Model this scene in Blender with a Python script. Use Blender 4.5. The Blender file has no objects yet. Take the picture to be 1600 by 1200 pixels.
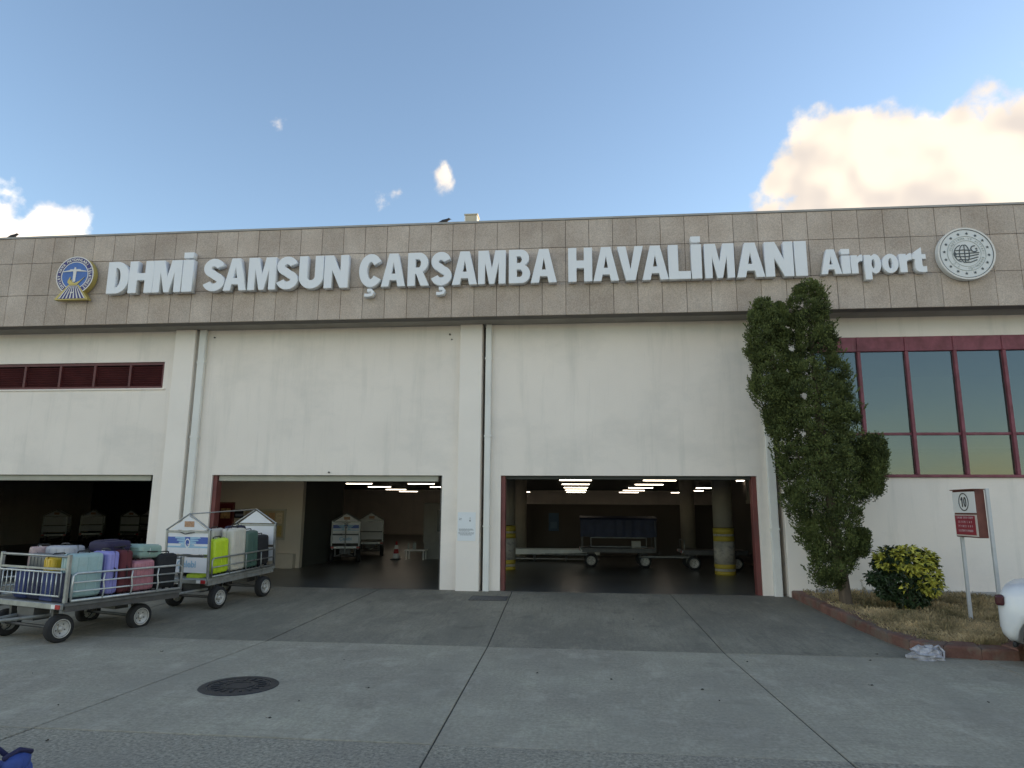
import bpy, bmesh, math, random
from mathutils import Vector, Matrix
random.seed(7)
R = math.radians
scn = bpy.context.scene
COL = scn.collection

# ------------------------------------------------------------------ camera
F_PX = 1063.0
PITCH, ROLL, YAW, EYE = R(10.4), R(0.39), R(5.7), 2.0
fw = Vector((-math.sin(YAW)*math.cos(PITCH), math.cos(YAW)*math.cos(PITCH), math.sin(PITCH)))
rt0 = Vector((math.cos(YAW), math.sin(YAW), 0)); up0 = rt0.cross(fw)
rt = rt0*math.cos(ROLL)+up0*math.sin(ROLL); up = up0*math.cos(ROLL)-rt0*math.sin(ROLL)
cam = bpy.data.cameras.new('camera'); cam_o = bpy.data.objects.new('camera', cam); COL.objects.link(cam_o)
cam.sensor_fit = 'HORIZONTAL'; cam.sensor_width = 36; cam.lens = 36*F_PX/1600
cam.clip_start = .05; cam.clip_end = 3000
mw = Matrix((rt, up, -fw)).transposed().to_4x4(); mw.translation = (0, 0, EYE)
cam_o.matrix_world = mw
scn.camera = cam_o

# ------------------------------------------------------------------ sky, sun, exposure
SUN_AZ, SUN_EL = R(70), R(11)          # azimuth clockwise from +Y (behind the building, to the right)
sun_dir = Vector((math.sin(SUN_AZ)*math.cos(SUN_EL), math.cos(SUN_AZ)*math.cos(SUN_EL), math.sin(SUN_EL)))
world = bpy.data.worlds.new('World'); scn.world = world; world.use_nodes = True
def build_world():
    nt = world.node_tree; N = nt.nodes; L = nt.links; N.clear()
    out = N.new('ShaderNodeOutputWorld'); bg = N.new('ShaderNodeBackground'); bg.inputs[1].default_value = .13
    L.new(bg.outputs[0], out.inputs[0])
    sky = N.new('ShaderNodeTexSky'); sky.sky_type = 'NISHITA'; sky.sun_disc = False
    sky.sun_elevation = SUN_EL; sky.sun_rotation = SUN_AZ; sky.altitude = 10
    sky.air_density = 1.0; sky.dust_density = .3; sky.ozone_density = 3.0
    tc = N.new('ShaderNodeTexCoord')
    def math_(op, a, b=None, clamp=False):
        m = N.new('ShaderNodeMath'); m.operation = op; m.use_clamp = clamp
        for i, v in enumerate((a, b)):
            if v is None: continue
            if isinstance(v, (int, float)): m.inputs[i].default_value = v
            else: L.new(v, m.inputs[i])
        return m.outputs[0]
    def vmath(op, a, b=None, out=0):
        m = N.new('ShaderNodeVectorMath'); m.operation = op
        for i, v in enumerate((a, b)):
            if v is None: continue
            if isinstance(v, (tuple, list, Vector)): m.inputs[i].default_value = v
            else: L.new(v, m.inputs[i])
        return m.outputs[out]
    def sstep(x, lo, hi):
        m = N.new('ShaderNodeMapRange'); m.interpolation_type = 'SMOOTHSTEP'
        L.new(x, m.inputs[0]); m.inputs[1].default_value = lo; m.inputs[2].default_value = hi
        return m.outputs[0]
    def noise(vec, scale, detail, rough):
        n = N.new('ShaderNodeTexNoise'); n.inputs['Scale'].default_value = scale
        n.inputs['Detail'].default_value = detail; n.inputs['Roughness'].default_value = rough
        L.new(vec, n.inputs['Vector']); return n.outputs['Fac']
    # cumulus banks: direction, angular radius (rad), weight
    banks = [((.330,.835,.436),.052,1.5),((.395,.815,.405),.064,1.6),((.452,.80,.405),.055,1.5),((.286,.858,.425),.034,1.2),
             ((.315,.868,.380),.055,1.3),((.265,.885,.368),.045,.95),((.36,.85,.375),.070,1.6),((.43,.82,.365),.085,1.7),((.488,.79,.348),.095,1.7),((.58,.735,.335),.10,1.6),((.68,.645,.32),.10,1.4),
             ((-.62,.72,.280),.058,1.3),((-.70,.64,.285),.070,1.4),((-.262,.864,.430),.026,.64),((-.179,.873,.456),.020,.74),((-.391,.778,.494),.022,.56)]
    rc = random.Random(4)          # unseen cumulus added outside the view to brighten the shaded facade
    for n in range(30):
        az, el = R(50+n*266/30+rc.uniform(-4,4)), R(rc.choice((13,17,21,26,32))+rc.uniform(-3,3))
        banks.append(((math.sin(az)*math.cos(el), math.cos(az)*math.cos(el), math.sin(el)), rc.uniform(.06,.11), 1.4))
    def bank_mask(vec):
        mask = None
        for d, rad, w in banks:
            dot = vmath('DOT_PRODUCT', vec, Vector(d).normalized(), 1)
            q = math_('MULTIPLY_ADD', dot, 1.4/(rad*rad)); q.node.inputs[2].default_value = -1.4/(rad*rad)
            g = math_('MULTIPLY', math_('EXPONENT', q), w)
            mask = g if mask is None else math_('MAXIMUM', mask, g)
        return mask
    def density(mask, vec):
        n = math_('ADD', math_('MULTIPLY', noise(vec, 14, 8, .53), .88), math_('MULTIPLY', noise(vec, 40, 5, .5), .12))
        return math_('ADD', mask, math_('MULTIPLY', math_('SUBTRACT', n, .5), 2.3))
    v0 = vmath('NORMALIZE', tc.outputs['Generated'])
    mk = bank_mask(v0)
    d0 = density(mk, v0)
    soft0 = noise(v0, 9, 2.5, .5); soft1 = noise(vmath('NORMALIZE', vmath('ADD', v0, (sun_dir+Vector((0,0,.7)))*.03)), 9, 2.5, .5)
    cover = sstep(d0, .42, .78)
    lit = sstep(math_('SUBTRACT', soft0, soft1), -.13, .07)
    cc = N.new('ShaderNodeMix'); cc.data_type = 'RGBA'
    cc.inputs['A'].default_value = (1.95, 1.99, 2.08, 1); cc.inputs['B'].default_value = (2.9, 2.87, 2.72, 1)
    L.new(lit, cc.inputs['Factor'])
    # clouds opposite the sun, all unseen, are made brighter to light the facade
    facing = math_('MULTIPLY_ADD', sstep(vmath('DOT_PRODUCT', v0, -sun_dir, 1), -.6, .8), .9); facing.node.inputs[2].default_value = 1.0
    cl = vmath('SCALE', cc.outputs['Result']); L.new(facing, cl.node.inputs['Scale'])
    mix = N.new('ShaderNodeMix'); mix.data_type = 'RGBA'
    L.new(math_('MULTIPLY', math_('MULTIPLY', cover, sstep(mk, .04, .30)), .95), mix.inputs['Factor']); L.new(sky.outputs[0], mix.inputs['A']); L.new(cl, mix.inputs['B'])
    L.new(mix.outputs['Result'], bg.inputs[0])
build_world()
sl = bpy.data.lights.new('sun', 'SUN'); sl.energy = 3.0; sl.angle = R(.5); sl.color = (1, .9, .76)
so = bpy.data.objects.new('sun', sl); COL.objects.link(so)
so.rotation_euler = (-sun_dir).to_track_quat('-Z', 'Y').to_euler(); so.location = (20, 40, 40)
scn.view_settings.view_transform = 'Standard'; scn.view_settings.look = 'None'
scn.view_settings.exposure = 1.60; scn.view_settings.gamma = 1.0
scn.view_settings.use_white_balance = True; scn.view_settings.white_balance_temperature = 8200; scn.view_settings.white_balance_tint = 15
scn.render.engine = 'CYCLES'
scn.cycles.use_denoising = True
scn.cycles.max_bounces = 8; scn.cycles.diffuse_bounces = 4; scn.cycles.transparent_max_bounces = 8
scn.cycles.sample_clamp_indirect = 6

# ------------------------------------------------------------------ materials
MATS = {}
def mat(name, col, rough=.6, metal=0., var=.08, vscale=3., fine=0., fscale=80., bump=0., bscale=60., rnd=0., stretch=(1,1,1), spec=.5, hue=None, dirt=None, emit=0):
    """procedural surface: big soft tone variation + fine grain + bump + optional per-object tone"""
    if name in MATS: return MATS[name]
    m = bpy.data.materials.new(name); m.use_nodes = True; MATS[name] = m
    nt = m.node_tree; N = nt.nodes; L = nt.links; b = N['Principled BSDF']
    b.inputs['Roughness'].default_value = rough; b.inputs['Metallic'].default_value = metal
    b.inputs['Specular IOR Level'].default_value = spec
    tc = N.new('ShaderNodeTexCoord'); mp = N.new('ShaderNodeMapping'); mp.inputs['Scale'].default_value = stretch
    L.new(tc.outputs['Object'], mp.inputs[0])
    def nz(scale, detail=4, vec=mp.outputs[0], rough_=.55):
        n = N.new('ShaderNodeTexNoise'); n.inputs['Scale'].default_value = scale; n.inputs['Detail'].default_value = detail
        n.inputs['Roughness'].default_value = rough_; L.new(vec, n.inputs['Vector']); return n.outputs['Fac']
    def mx(fac, a, c, blend='MIX'):
        x = N.new('ShaderNodeMix'); x.data_type = 'RGBA'; x.blend_type = blend
        for s, v in (('Factor', fac), ('A', a), ('B', c)):
            if isinstance(v, (int, float)): x.inputs[s].default_value = v
            elif isinstance(v, tuple): x.inputs[s].default_value = v if len(v) == 4 else (*v, 1)
            else: L.new(v, x.inputs[s])
        return x.outputs['Result']
    def ramp(fac, lo, hi):
        r = N.new('ShaderNodeMapRange'); r.inputs[1].default_value = lo; r.inputs[2].default_value = hi; L.new(fac, r.inputs[0]); return r.outputs[0]
    lo = tuple(c*(1-var) for c in col); hi = tuple(min(1, c*(1+var)) for c in (hue or col))
    c = mx(ramp(nz(vscale), .3, .7), lo, hi)
    if fine:
        c = mx(ramp(nz(fscale, 3, tc.outputs['Object'], .7), .35, .65), mx(1., c, (1-fine,)*3, 'MULTIPLY'), c)
    if dirt:     # dirt=(colour, scale, threshold, strength, stretch)
      for dt in (dirt if isinstance(dirt, list) else [dirt]):
        mp2 = N.new('ShaderNodeMapping'); mp2.inputs['Scale'].default_value = dt[4]; L.new(tc.outputs['Object'], mp2.inputs[0])
        if len(dt) > 5: mp2.inputs['Rotation'].default_value = (0, 0, dt[5]); mp2.inputs['Location'].default_value = (dt[5]*7, dt[5]*3, 0)
        f = ramp(nz(dt[1], 6, mp2.outputs[0], .65), dt[2], dt[2]+.17)
        k = N.new('ShaderNodeMath'); k.operation = 'MULTIPLY'; L.new(f, k.inputs[0]); k.inputs[1].default_value = dt[3]; k.use_clamp = True
        c = mx(k.outputs[0], c, dt[0])
    if rnd:
        oi = N.new('ShaderNodeObjectInfo'); r = N.new('ShaderNodeMapRange'); L.new(oi.outputs['Random'], r.inputs[0])
        r.inputs[3].default_value = 1-rnd; r.inputs[4].default_value = 1+rnd
        hs = N.new('ShaderNodeHueSaturation'); L.new(r.outputs[0], hs.inputs['Value']); L.new(c, hs.inputs['Color']); c = hs.outputs[0]
    L.new(c, b.inputs['Base Color'])
    if bump:
        bp = N.new('ShaderNodeBump'); bp.inputs['Strength'].default_value = bump; bp.inputs['Distance'].default_value = .01
        L.new(nz(bscale, 4, tc.outputs['Object']), bp.inputs['Height']); L.new(bp.outputs[0], b.inputs['Normal'])
    if emit:
        b.inputs['Emission Color'].default_value = (*col, 1); b.inputs['Emission Strength'].default_value = emit
    return m

def glass_mat(name, tint, refl, refl_col=(1, 1, 1)):
    if name in MATS: return MATS[name]
    m = bpy.data.materials.new(name); m.use_nodes = True; MATS[name] = m
    nt = m.node_tree; N = nt.nodes; L = nt.links; N.clear()
    o = N.new('ShaderNodeOutputMaterial'); t = N.new('ShaderNodeBsdfTransparent'); t.inputs[0].default_value = (*tint, 1)
    g = N.new('ShaderNodeBsdfGlossy'); g.inputs['Roughness'].default_value = .03; g.inputs['Color'].default_value = (*refl_col, 1)
    tc = N.new('ShaderNodeTexCoord'); nz = N.new('ShaderNodeTexNoise'); nz.inputs['Scale'].default_value = 1.1; L.new(tc.outputs['Object'], nz.inputs[0])
    bp = N.new('ShaderNodeBump'); bp.inputs['Strength'].default_value = .05; bp.inputs['Distance'].default_value = .05
    L.new(nz.outputs['Fac'], bp.inputs['Height']); L.new(bp.outputs[0], g.inputs['Normal'])
    fr = N.new('ShaderNodeFresnel'); fr.inputs[0].default_value = 1.5
    ad = N.new('ShaderNodeMath'); ad.operation = 'ADD'; ad.use_clamp = True; L.new(fr.outputs[0], ad.inputs[0]); ad.inputs[1].default_value = refl
    mx = N.new('ShaderNodeMixShader'); L.new(ad.outputs[0], mx.inputs[0]); L.new(t.outputs[0], mx.inputs[1]); L.new(g.outputs[0], mx.inputs[2])
    L.new(mx.outputs[0], o.inputs[0]); return m

WALL = mat('painted_wall', (.87,.80,.725), .8, var=.035, vscale=.7, fine=.03, fscale=40, bump=.08, bscale=140,
           dirt=[((.62,.59,.53), 1.3, .52, .40, (2.2, 1, .22)), ((.55,.52,.47), 5, .62, .28, (2.5, 1, .10), .0), ((.64,.61,.56), .5, .5, .4, (1,1,1.6), 0.)])
PILASTER = mat('painted_pilaster', (.87,.81,.74), .75, var=.03, vscale=1.2, bump=.06, bscale=120, dirt=((.48,.46,.42), 2.2, .64, .4, (2,1,.4)))
PANEL = mat('aggregate_panel', (0.558,0.452,0.374), .85, var=.10, vscale=1.4, fine=.34, fscale=48, bump=.4, bscale=90, rnd=.075,
            hue=(0.591,0.502,0.430), dirt=((0.357,0.307,0.262), 2.3, .55, .45, (3,3,.35)))
FASCIA_BACK = mat('fascia_joint', (.16,.145,.13), .9)
SOFFIT = mat('soffit_concrete', (.33,.30,.26), .9, var=.12, vscale=2, fine=.1)
MAROON = mat('maroon_paint', (.215,.042,.06), .5, var=.22, vscale=5, fine=.12, fscale=60, hue=(.24,.06,.085), dirt=((.30,.16,.16), 4, .58, .5, (1,1,.3)))
MAROON_DK = mat('louvre_maroon', (.12,.028,.03), .55, var=.2, vscale=4)
REDSTEEL = mat('door_frame_red', (.17,.045,.04), .55, var=.2, vscale=3, dirt=((.12,.07,.06), 3, .55, .5, (1,1,.5)))
SHUTTER = mat('shutter_grey', (.42,.42,.36), .6, var=.08)
DARKGAP = mat('joint_dark', (.09,.09,.09), .9)
DOWNPIPE = mat('downpipe_paint', (.74,.74,.70), .6, var=.05, vscale=2, dirt=((.4,.39,.36), 2, .6, .45, (2,2,.3)))
CONC = mat('apron_concrete', (0.403,0.368,0.297), .9, var=.16, vscale=.55, fine=.30, fscale=24, bump=.5, bscale=40, spec=.2, rnd=.05, hue=(0.398,0.374,0.288),
           dirt=[((0.506,0.465,0.379), 2.6, .52, .55, (1,.6,1)), ((0.289,0.270,0.219), .9, .48, .6, (1,.45,1)), ((0.302,0.279,0.225), 3, .50, .5, (14,.7,1), .02), ((0.241,0.227,0.181), 5, .54, .55, (.35,2.2,1), .5), ((0.205,0.189,0.154), 1.7, .57, .6, (1,1,1), 1.1), ((0.145,0.134,0.110), 16, .63, .7, (1,1,1), 2.)])
CONC_ROUGH = mat('apron_concrete_worn', (0.385,0.354,0.291), .9, var=.14, vscale=.8, fine=.55, fscale=30, bump=.8, bscale=34, spec=.2, rnd=.05, hue=(0.385,0.360,0.280),
           dirt=[((0.253,0.234,0.193), 1.1, .48, .55, (1,.6,1)), ((0.156,0.146,0.121), 9, .55, .4, (1,1,1)), ((0.531,0.488,0.407), 26, .57, .6, (1,1,1), .7)])
CONC_RAMP = mat('ramp_concrete', (0.260,0.242,0.196), .8, var=.2, vscale=.5, fine=.28, fscale=24, bump=.45, bscale=40, spec=.25, rnd=.05, hue=(0.271,0.253,0.196),
           dirt=[((0.337,0.312,0.250), 3, .53, .55, (1,.5,1)), ((0.156,0.149,0.121), .8, .47, .65, (1,.4,1)), ((0.169,0.158,0.130), 3, .50, .5, (14,.7,1), .02), ((0.145,0.137,0.110), 4, .54, .55, (2.2,.35,1), .3), ((0.121,0.111,0.091), 1.6, .57, .65, (1,1,1), 1.3)])
GROUND = mat('joint_sealant', (.05,.05,.042), .95, var=.2)
FARGROUND = mat('far_concrete', (.26,.265,.26), .9, var=.12, vscale=.2)
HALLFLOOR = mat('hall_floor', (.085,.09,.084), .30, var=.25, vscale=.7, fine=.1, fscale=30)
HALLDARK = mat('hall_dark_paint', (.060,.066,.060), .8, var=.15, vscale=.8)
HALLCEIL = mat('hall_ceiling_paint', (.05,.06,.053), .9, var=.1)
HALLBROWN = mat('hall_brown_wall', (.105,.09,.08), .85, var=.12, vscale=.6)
HALLBEIGE = mat('hall_beige_wall', (.60,.55,.46), .85, var=.06, vscale=.8, dirt=((.3,.26,.2), 2, .6, .4, (1,1,.5)))
LAMPTUBE = mat('fluorescent_tube', (1,.99,.93), .4, var=0, emit=3.2)
LAMPHOUSE = mat('lamp_housing', (.5,.5,.48), .5)
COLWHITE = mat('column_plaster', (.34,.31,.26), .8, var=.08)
YELLOW = mat('column_yellow', (.50,.38,.06), .6, var=.15, vscale=4)
STRIPEW = mat('column_scuffed_white', (.42,.40,.35), .7, var=.2, vscale=6, dirt=((.12,.12,.14), 5, .52, .8, (1,1,2)))
LETTER = mat('letter_paint', (.79,.82,.845), .45, var=.03, vscale=2, dirt=((.5,.54,.56), 3, .62, .3, (2,2,.5)))
STEEL = mat('galvanised_steel', (.35,.365,.36), .45, .75, var=.18, vscale=9, fine=.1)
STEELP = mat('light_steel_rail', (.55,.58,.58), .4, .6, var=.12, vscale=9)
STEELDK = mat('dark_steel', (.10,.10,.10), .55, .5, var=.2, vscale=6)
BEDST = mat('cart_bed_steel', (.28,.29,.28), .6, .4, var=.2, vscale=5, dirt=((.10,.085,.07), 6, .52, .7, (1,1,1)))
BEDDK = mat('cart_deck_dark', (.13,.135,.135), .6, .4, var=.25, vscale=6)
RUBBER = mat('tyre_rubber', (.018,.018,.019), .85, var=.2, vscale=12)
RIM = mat('wheel_rim', (.46,.455,.43), .5, .2, var=.15, vscale=14, dirt=((.16,.13,.10), 16, .58, .5, (1,1,1)))
PANELW = mat('cart_panel_white', (.72,.74,.77), .5, var=.04, vscale=3, dirt=((.42,.42,.42), 4, .6, .4, (2,1,.6)))
BLUE = mat('livery_blue', (.05,.12,.42), .45, var=.08)
LBLUE = mat('livery_light_blue', (.28,.50,.66), .45, var=.05)
REFLR = mat('reflector_red', (.45,.03,.03), .3, var=.1)
WHITEP = mat('white_paint', (.78,.78,.76), .5, var=.03)
BLACKP = mat('black_plastic', (.015,.015,.017), .5, var=.1)
ORANGEP = mat('notice_orange', (.45,.25,.15), .6, var=.3, vscale=30)

# ------------------------------------------------------------------ mesh helpers
class MB:
    def __init__(s): s.v = []; s.f = []
    def add(s, vs, fs, M=None):
        o = len(s.v); s.v += [tuple(M @ Vector(p)) if M else tuple(p) for p in vs]; s.f += [tuple(i+o for i in f) for f in fs]; return s
    def box(s, x0, x1, y0, y1, z0, z1, M=None):
        return s.add([(x0,y0,z0),(x1,y0,z0),(x1,y1,z0),(x0,y1,z0),(x0,y0,z1),(x1,y0,z1),(x1,y1,z1),(x0,y1,z1)],
                     [(3,2,1,0),(4,5,6,7),(0,1,5,4),(1,2,6,5),(2,3,7,6),(3,0,4,7)], M)
    def rbox(s, x0, x1, y0, y1, z0, z1, r=.02, seg=2, M=None):
        bm = bmesh.new(); bmesh.ops.create_cube(bm, size=1)
        for v in bm.verts: v.co = ((x0+x1)/2+v.co.x*(x1-x0), (y0+y1)/2+v.co.y*(y1-y0), (z0+z1)/2+v.co.z*(z1-z0))
        bmesh.ops.bevel(bm, geom=bm.edges[:], offset=r, segments=seg, profile=.5, affect='EDGES')
        bm.verts.index_update(); s.add([v.co[:] for v in bm.verts], [[v.index for v in f.verts] for f in bm.faces], M); bm.free(); return s
    def path(s, pts, r, n=8, M=None, closed=False):
        pts = [Vector(p) for p in pts]; rings = []; m = len(pts)
        for i, p in enumerate(pts):
            a = pts[i-1] if (i or closed) else p; b = pts[(i+1) % m] if (i < m-1 or closed) else p
            d = (b-a).normalized(); q = d.orthogonal() if i == 0 else (u - d*u.dot(d))
            u = q.normalized(); w = d.cross(u)
            rr = r[i] if isinstance(r, (list, tuple)) else r
            rings.append([p+(u*math.cos(2*math.pi*k/n)+w*math.sin(2*math.pi*k/n))*rr for k in range(n)])
        vs = [v for g in rings for v in g]; fs = []
        for i in range(m if closed else m-1):
            j = (i+1) % m
            for k in range(n): fs.append((i*n+k, i*n+(k+1) % n, j*n+(k+1) % n, j*n+k))
        if not closed: fs += [tuple(range(n))[::-1], tuple((m-1)*n+k for k in range(n))]
        return s.add(vs, fs, M)
    def lathe(s, prof, n=20, M=None, caps=True):     # profile (radius, z) about local Z
        vs = []; fs = []
        for r, z in prof: vs += [(r*math.cos(2*math.pi*k/n), r*math.sin(2*math.pi*k/n), z) for k in range(n)]
        for i in range(len(prof)-1):
            for k in range(n): fs.append((i*n+k, i*n+(k+1) % n, (i+1)*n+(k+1) % n, (i+1)*n+k))
        if caps and prof[0][0] > 1e-5: fs.append(tuple(range(n))[::-1])
        if caps and prof[-1][0] > 1e-5: fs.append(tuple((len(prof)-1)*n+k for k in range(n)))
        return s.add(vs, fs, M)
    def prism(s, poly, y0, y1, M=None):   # polygon in XZ (counter-clockwise seen from -Y) extruded along Y
        n = len(poly); vs = [(x, y0, z) for x, z in poly]+[(x, y1, z) for x, z in poly]
        return s.add(vs, [tuple(range(n)), tuple(range(2*n-1, n-1, -1))]+[(i, i+n, (i+1) % n+n, (i+1) % n) for i in range(n)], M)
    def mesh(s, name, m, smooth=False):
        me = bpy.data.meshes.new(name); me.from_pydata(s.v, [], s.f)
        if smooth: me.polygons.foreach_set('use_smooth', [True]*len(me.polygons))
        if isinstance(m, bpy.types.Material): me.materials.append(m)
        me.update(); return me
    def build(s, name, m, parent=None, smooth=False):
        return link(name, s.mesh(name, m, smooth), parent)
def link(name, data, parent=None):
    o = bpy.data.objects.new(name, data); COL.objects.link(o)
    if parent: o.parent = parent
    if smooth_edges(data): pass
    return o
def smooth_edges(d): return False
def tag(o, label=None, cat=None, group=None, kind=None):
    if label: o['label'] = label
    if cat: o['category'] = cat
    if group: o['group'] = group
    if kind: o['kind'] = kind
    return o
def thing(name, label, cat, M=None, group=None):
    o = bpy.data.objects.new(name, None); COL.objects.link(o); o.empty_display_size = .1
    if M is not None: o.matrix_world = M if isinstance(M, Matrix) else Matrix.Translation(M)
    return tag(o, label, cat, group)
def kids(o): return [c for c in bpy.data.objects if c.parent == o]
def copy_tree(o, parent=None):
    c = o.copy(); COL.objects.link(c)
    if parent: c.parent = parent
    for ch in kids(o): copy_tree(ch, c)
    return c
def T(x, y, z, rz=0, rx=0, ry=0): return Matrix.Translation((x, y, z)) @ Matrix.Rotation(rz, 4, 'Z') @ Matrix.Rotation(rx, 4, 'X') @ Matrix.Rotation(ry, 4, 'Y')
def structure(o): o['kind'] = 'structure'; return o

# 2-D shapes -> solid with holes (for letters and emblems)
def shape_mesh(name, loops, depth, m, bevel=0.0):
    cu = bpy.data.curves.new('tmp', 'CURVE'); cu.dimensions = '2D'; cu.fill_mode = 'BOTH'; cu.extrude = depth/2; cu.bevel_depth = bevel; cu.bevel_resolution = 0
    for lp in loops:
        sp = cu.splines.new('POLY'); sp.points.add(len(lp)-1); sp.use_cyclic_u = True
        for p, (x, y) in zip(sp.points, lp): p.co = (x, y, 0, 1)
    o = bpy.data.objects.new('tmp', cu); COL.objects.link(o)
    dg = bpy.context.evaluated_depsgraph_get(); dg.update()
    me = bpy.data.meshes.new_from_object(o.evaluated_get(dg)); me.name = name
    bpy.data.objects.remove(o); bpy.data.curves.remove(cu)
    me.transform(Matrix.Rotation(R(90), 4, 'X'))      # XY plane -> XZ plane, front toward -Y
    me.materials.clear(); me.materials.append(m); return me
def text_mesh(name, body, size, m, depth=.002, align='CENTER', bold=0.0, squeeze=1.0):
    cu = bpy.data.curves.new('tmp', 'FONT'); cu.body = body; cu.size = size; cu.align_x = align; cu.extrude = depth/2; cu.offset = bold; cu.resolution_u = 3
    o = bpy.data.objects.new('tmp', cu); COL.objects.link(o)
    dg = bpy.context.evaluated_depsgraph_get(); dg.update()
    me = bpy.data.meshes.new_from_object(o.evaluated_get(dg)); me.name = name
    bpy.data.objects.remove(o); bpy.data.curves.remove(cu)
    me.transform(Matrix.Rotation(R(90), 4, 'X') @ Matrix.Diagonal((squeeze, 1, 1, 1))); me.materials.clear(); me.materials.append(m); return me
def arc(cx, cy, rx, ry, a0, a1, n=14): return [(cx+rx*math.cos(R(a0+(a1-a0)*i/n)), cy+ry*math.sin(R(a0+(a1-a0)*i/n))) for i in range(n+1)]
def stroke(pts, w):
    L_, R_ = [], []
    for i, p in enumerate(pts):
        a = Vector(pts[max(0, i-1)]); b = Vector(pts[min(len(pts)-1, i+1)]); d = (b-a).normalized(); nrm = Vector((-d.y, d.x))
        ww = w[i] if isinstance(w, list) else w
        L_.append(tuple(Vector(p)+nrm*ww/2)); R_.append(tuple(Vector(p)-nrm*ww/2))
    return L_+R_[::-1]

# ------------------------------------------------------------------ levels
YW = 15.30          # face of the building wall
YF = 14.55          # face of the panelled fascia
FLOOR = .24
Y_H1, Y_H2 = 10.45, 6.22
def ramp_z(y): return max(0., min(1., (y-Y_H1)/(YW-Y_H1)))*FLOOR

# ------------------------------------------------------------------ ground and slabs
g = MB(); g.box(-400, 400, -400, 400, -.5, -.06)
structure(g.build('ground', FARGROUND))
apron = structure(thing('apron', None, None, (0,0,0)))
bx = MB(); bx.add([(-23,-7,-.008),(19.5,-7,-.008),(19.5,10.45,-.008),(-23,10.45,-.008)], [(0,1,2,3)])
bx.add([(-23,10.45,-.008),(5.6,10.45,-.008),(5.6,15.3,FLOOR-.008),(-23,15.3,FLOOR-.008)], [(0,1,2,3)])
bx.build('joint_bed', GROUND, apron)
def jx(k, y):      # joint line k at distance y
    base = {0:(-5.0,-4.76,-4.42), 1:(-1.285,-1.38,-1.49), 2:(2.15,2.02,1.88)}
    if k in base: a, b, c = base[k]
    elif k < 0: a, b, c = [v+3.42*k for v in (-4.95,-4.80,-4.6)]
    else: a, b, c = [v+3.42*(k-2) for v in (2.15,2.02,1.88)]
    if y <= Y_H1: return a+(b-a)*(y-Y_H2)/(Y_H1-Y_H2)
    return b+(c-b)*(y-Y_H1)/(YW-Y_H1)
G = .007
for y0, y1, mt in ((Y_H1, YW-.02, CONC_RAMP), (Y_H2, Y_H1, CONC), (Y_H2-4.23, Y_H2, CONC_ROUGH), (Y_H2-8.46, Y_H2-4.23, CONC_ROUGH), (Y_H2-12.7, Y_H2-8.46, CONC)):
    for k in range(-5, 7):
        if y0 == Y_H1 and k > 2: continue
        a, b = y0+G, y1-G
        tl = .001*random.uniform(-3, 3)
        gl_, gr_ = (.013 if k < 1 else .008), (.013 if k < 0 else .008)
        P = [(jx(k,a)+gl_, a), (jx(k+1,a)-gr_, a), (jx(k+1,b)-gr_, b), (jx(k,b)+gl_, b)]
        m_ = MB(); vs = []
        for dz in (-.05, 0): vs += [(x, y, ramp_z(y)+dz+tl) for x, y in P]
        e = .006   # worn arris
        cx = sum(p[0] for p in P)/4; cy = sum(p[1] for p in P)/4
        vs += [(x+(e if x < cx else -e), y+(e if y < cy else -e), ramp_z(y)+.004+tl) for x, y in P]
        m_.add(vs, [(8,9,10,11)]+[(i, (i+1)%4, 4+(i+1)%4, 4+i) for i in range(4)]+[(4+i, 4+(i+1)%4, 8+(i+1)%4, 8+i) for i in range(4)])
        m_.build('slab', mt, apron)

# ------------------------------------------------------------------ terminal building
bld = thing('terminal_building', 'long off-white airport terminal with grey panelled fascia and open baggage bays', 'building', (0, YW, 0))
bld.matrix_world = Matrix.Identity(4)
X0, X1 = -26.0, 60.0
openings = [(-16.6,-10.04,-.1,2.735), (-8.57,-3.10,-.1,2.735), (-1.765,3.81,-.1,2.735),      # three bays
            (-15.63,-10.03,4.82,5.47), (5.13,13.13,2.71,5.78),                                 # louvre band, window band
            (-9.215,-9.155,-.1,6.24), (-2.205,-2.145,-.1,6.24), (4.20,4.30,-.1,6.24)]          # open joints beside the pilasters
def grid_wall(x0, x1, z0, z1, y0, y1, ops):
    xs = sorted({x0, x1, *[v for o in ops for v in o[:2]]}); zs = sorted({z0, z1, *[min(max(v, z0), z1) for o in ops for v in o[2:]]})
    def solid(i, j):
        if not (0 <= i < len(xs)-1 and 0 <= j < len(zs)-1): return False
        cx, cz = (xs[i]+xs[i+1])/2, (zs[j]+zs[j+1])/2
        return not any(a < cx < b and c < cz < d for a, b, c, d in ops)
    m = MB()
    for i in range(len(xs)-1):
        for j in range(len(zs)-1):
            if not solid(i, j): continue
            a, b, c, d = xs[i], xs[i+1], zs[j], zs[j+1]
            m.add([(a,y0,c),(b,y0,c),(b,y0,d),(a,y0,d)], [(0,1,2,3)]); m.add([(a,y1,c),(b,y1,c),(b,y1,d),(a,y1,d)], [(3,2,1,0)])
            if not solid(i-1, j): m.add([(a,y0,c),(a,y0,d),(a,y1,d),(a,y1,c)], [(0,1,2,3)])
            if not solid(i+1, j): m.add([(b,y0,c),(b,y1,c),(b,y1,d),(b,y0,d)], [(0,1,2,3)])
            if not solid(i, j-1): m.add([(a,y0,c),(a,y1,c),(b,y1,c),(b,y0,c)], [(0,1,2,3)])
            if not solid(i, j+1): m.add([(a,y0,d),(b,y0,d),(b,y1,d),(a,y1,d)], [(0,1,2,3)])
    return m
grid_wall(X0, X1, -.1, 6.40, YW, YW+.30, openings).build('wall', WALL, bld)
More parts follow.
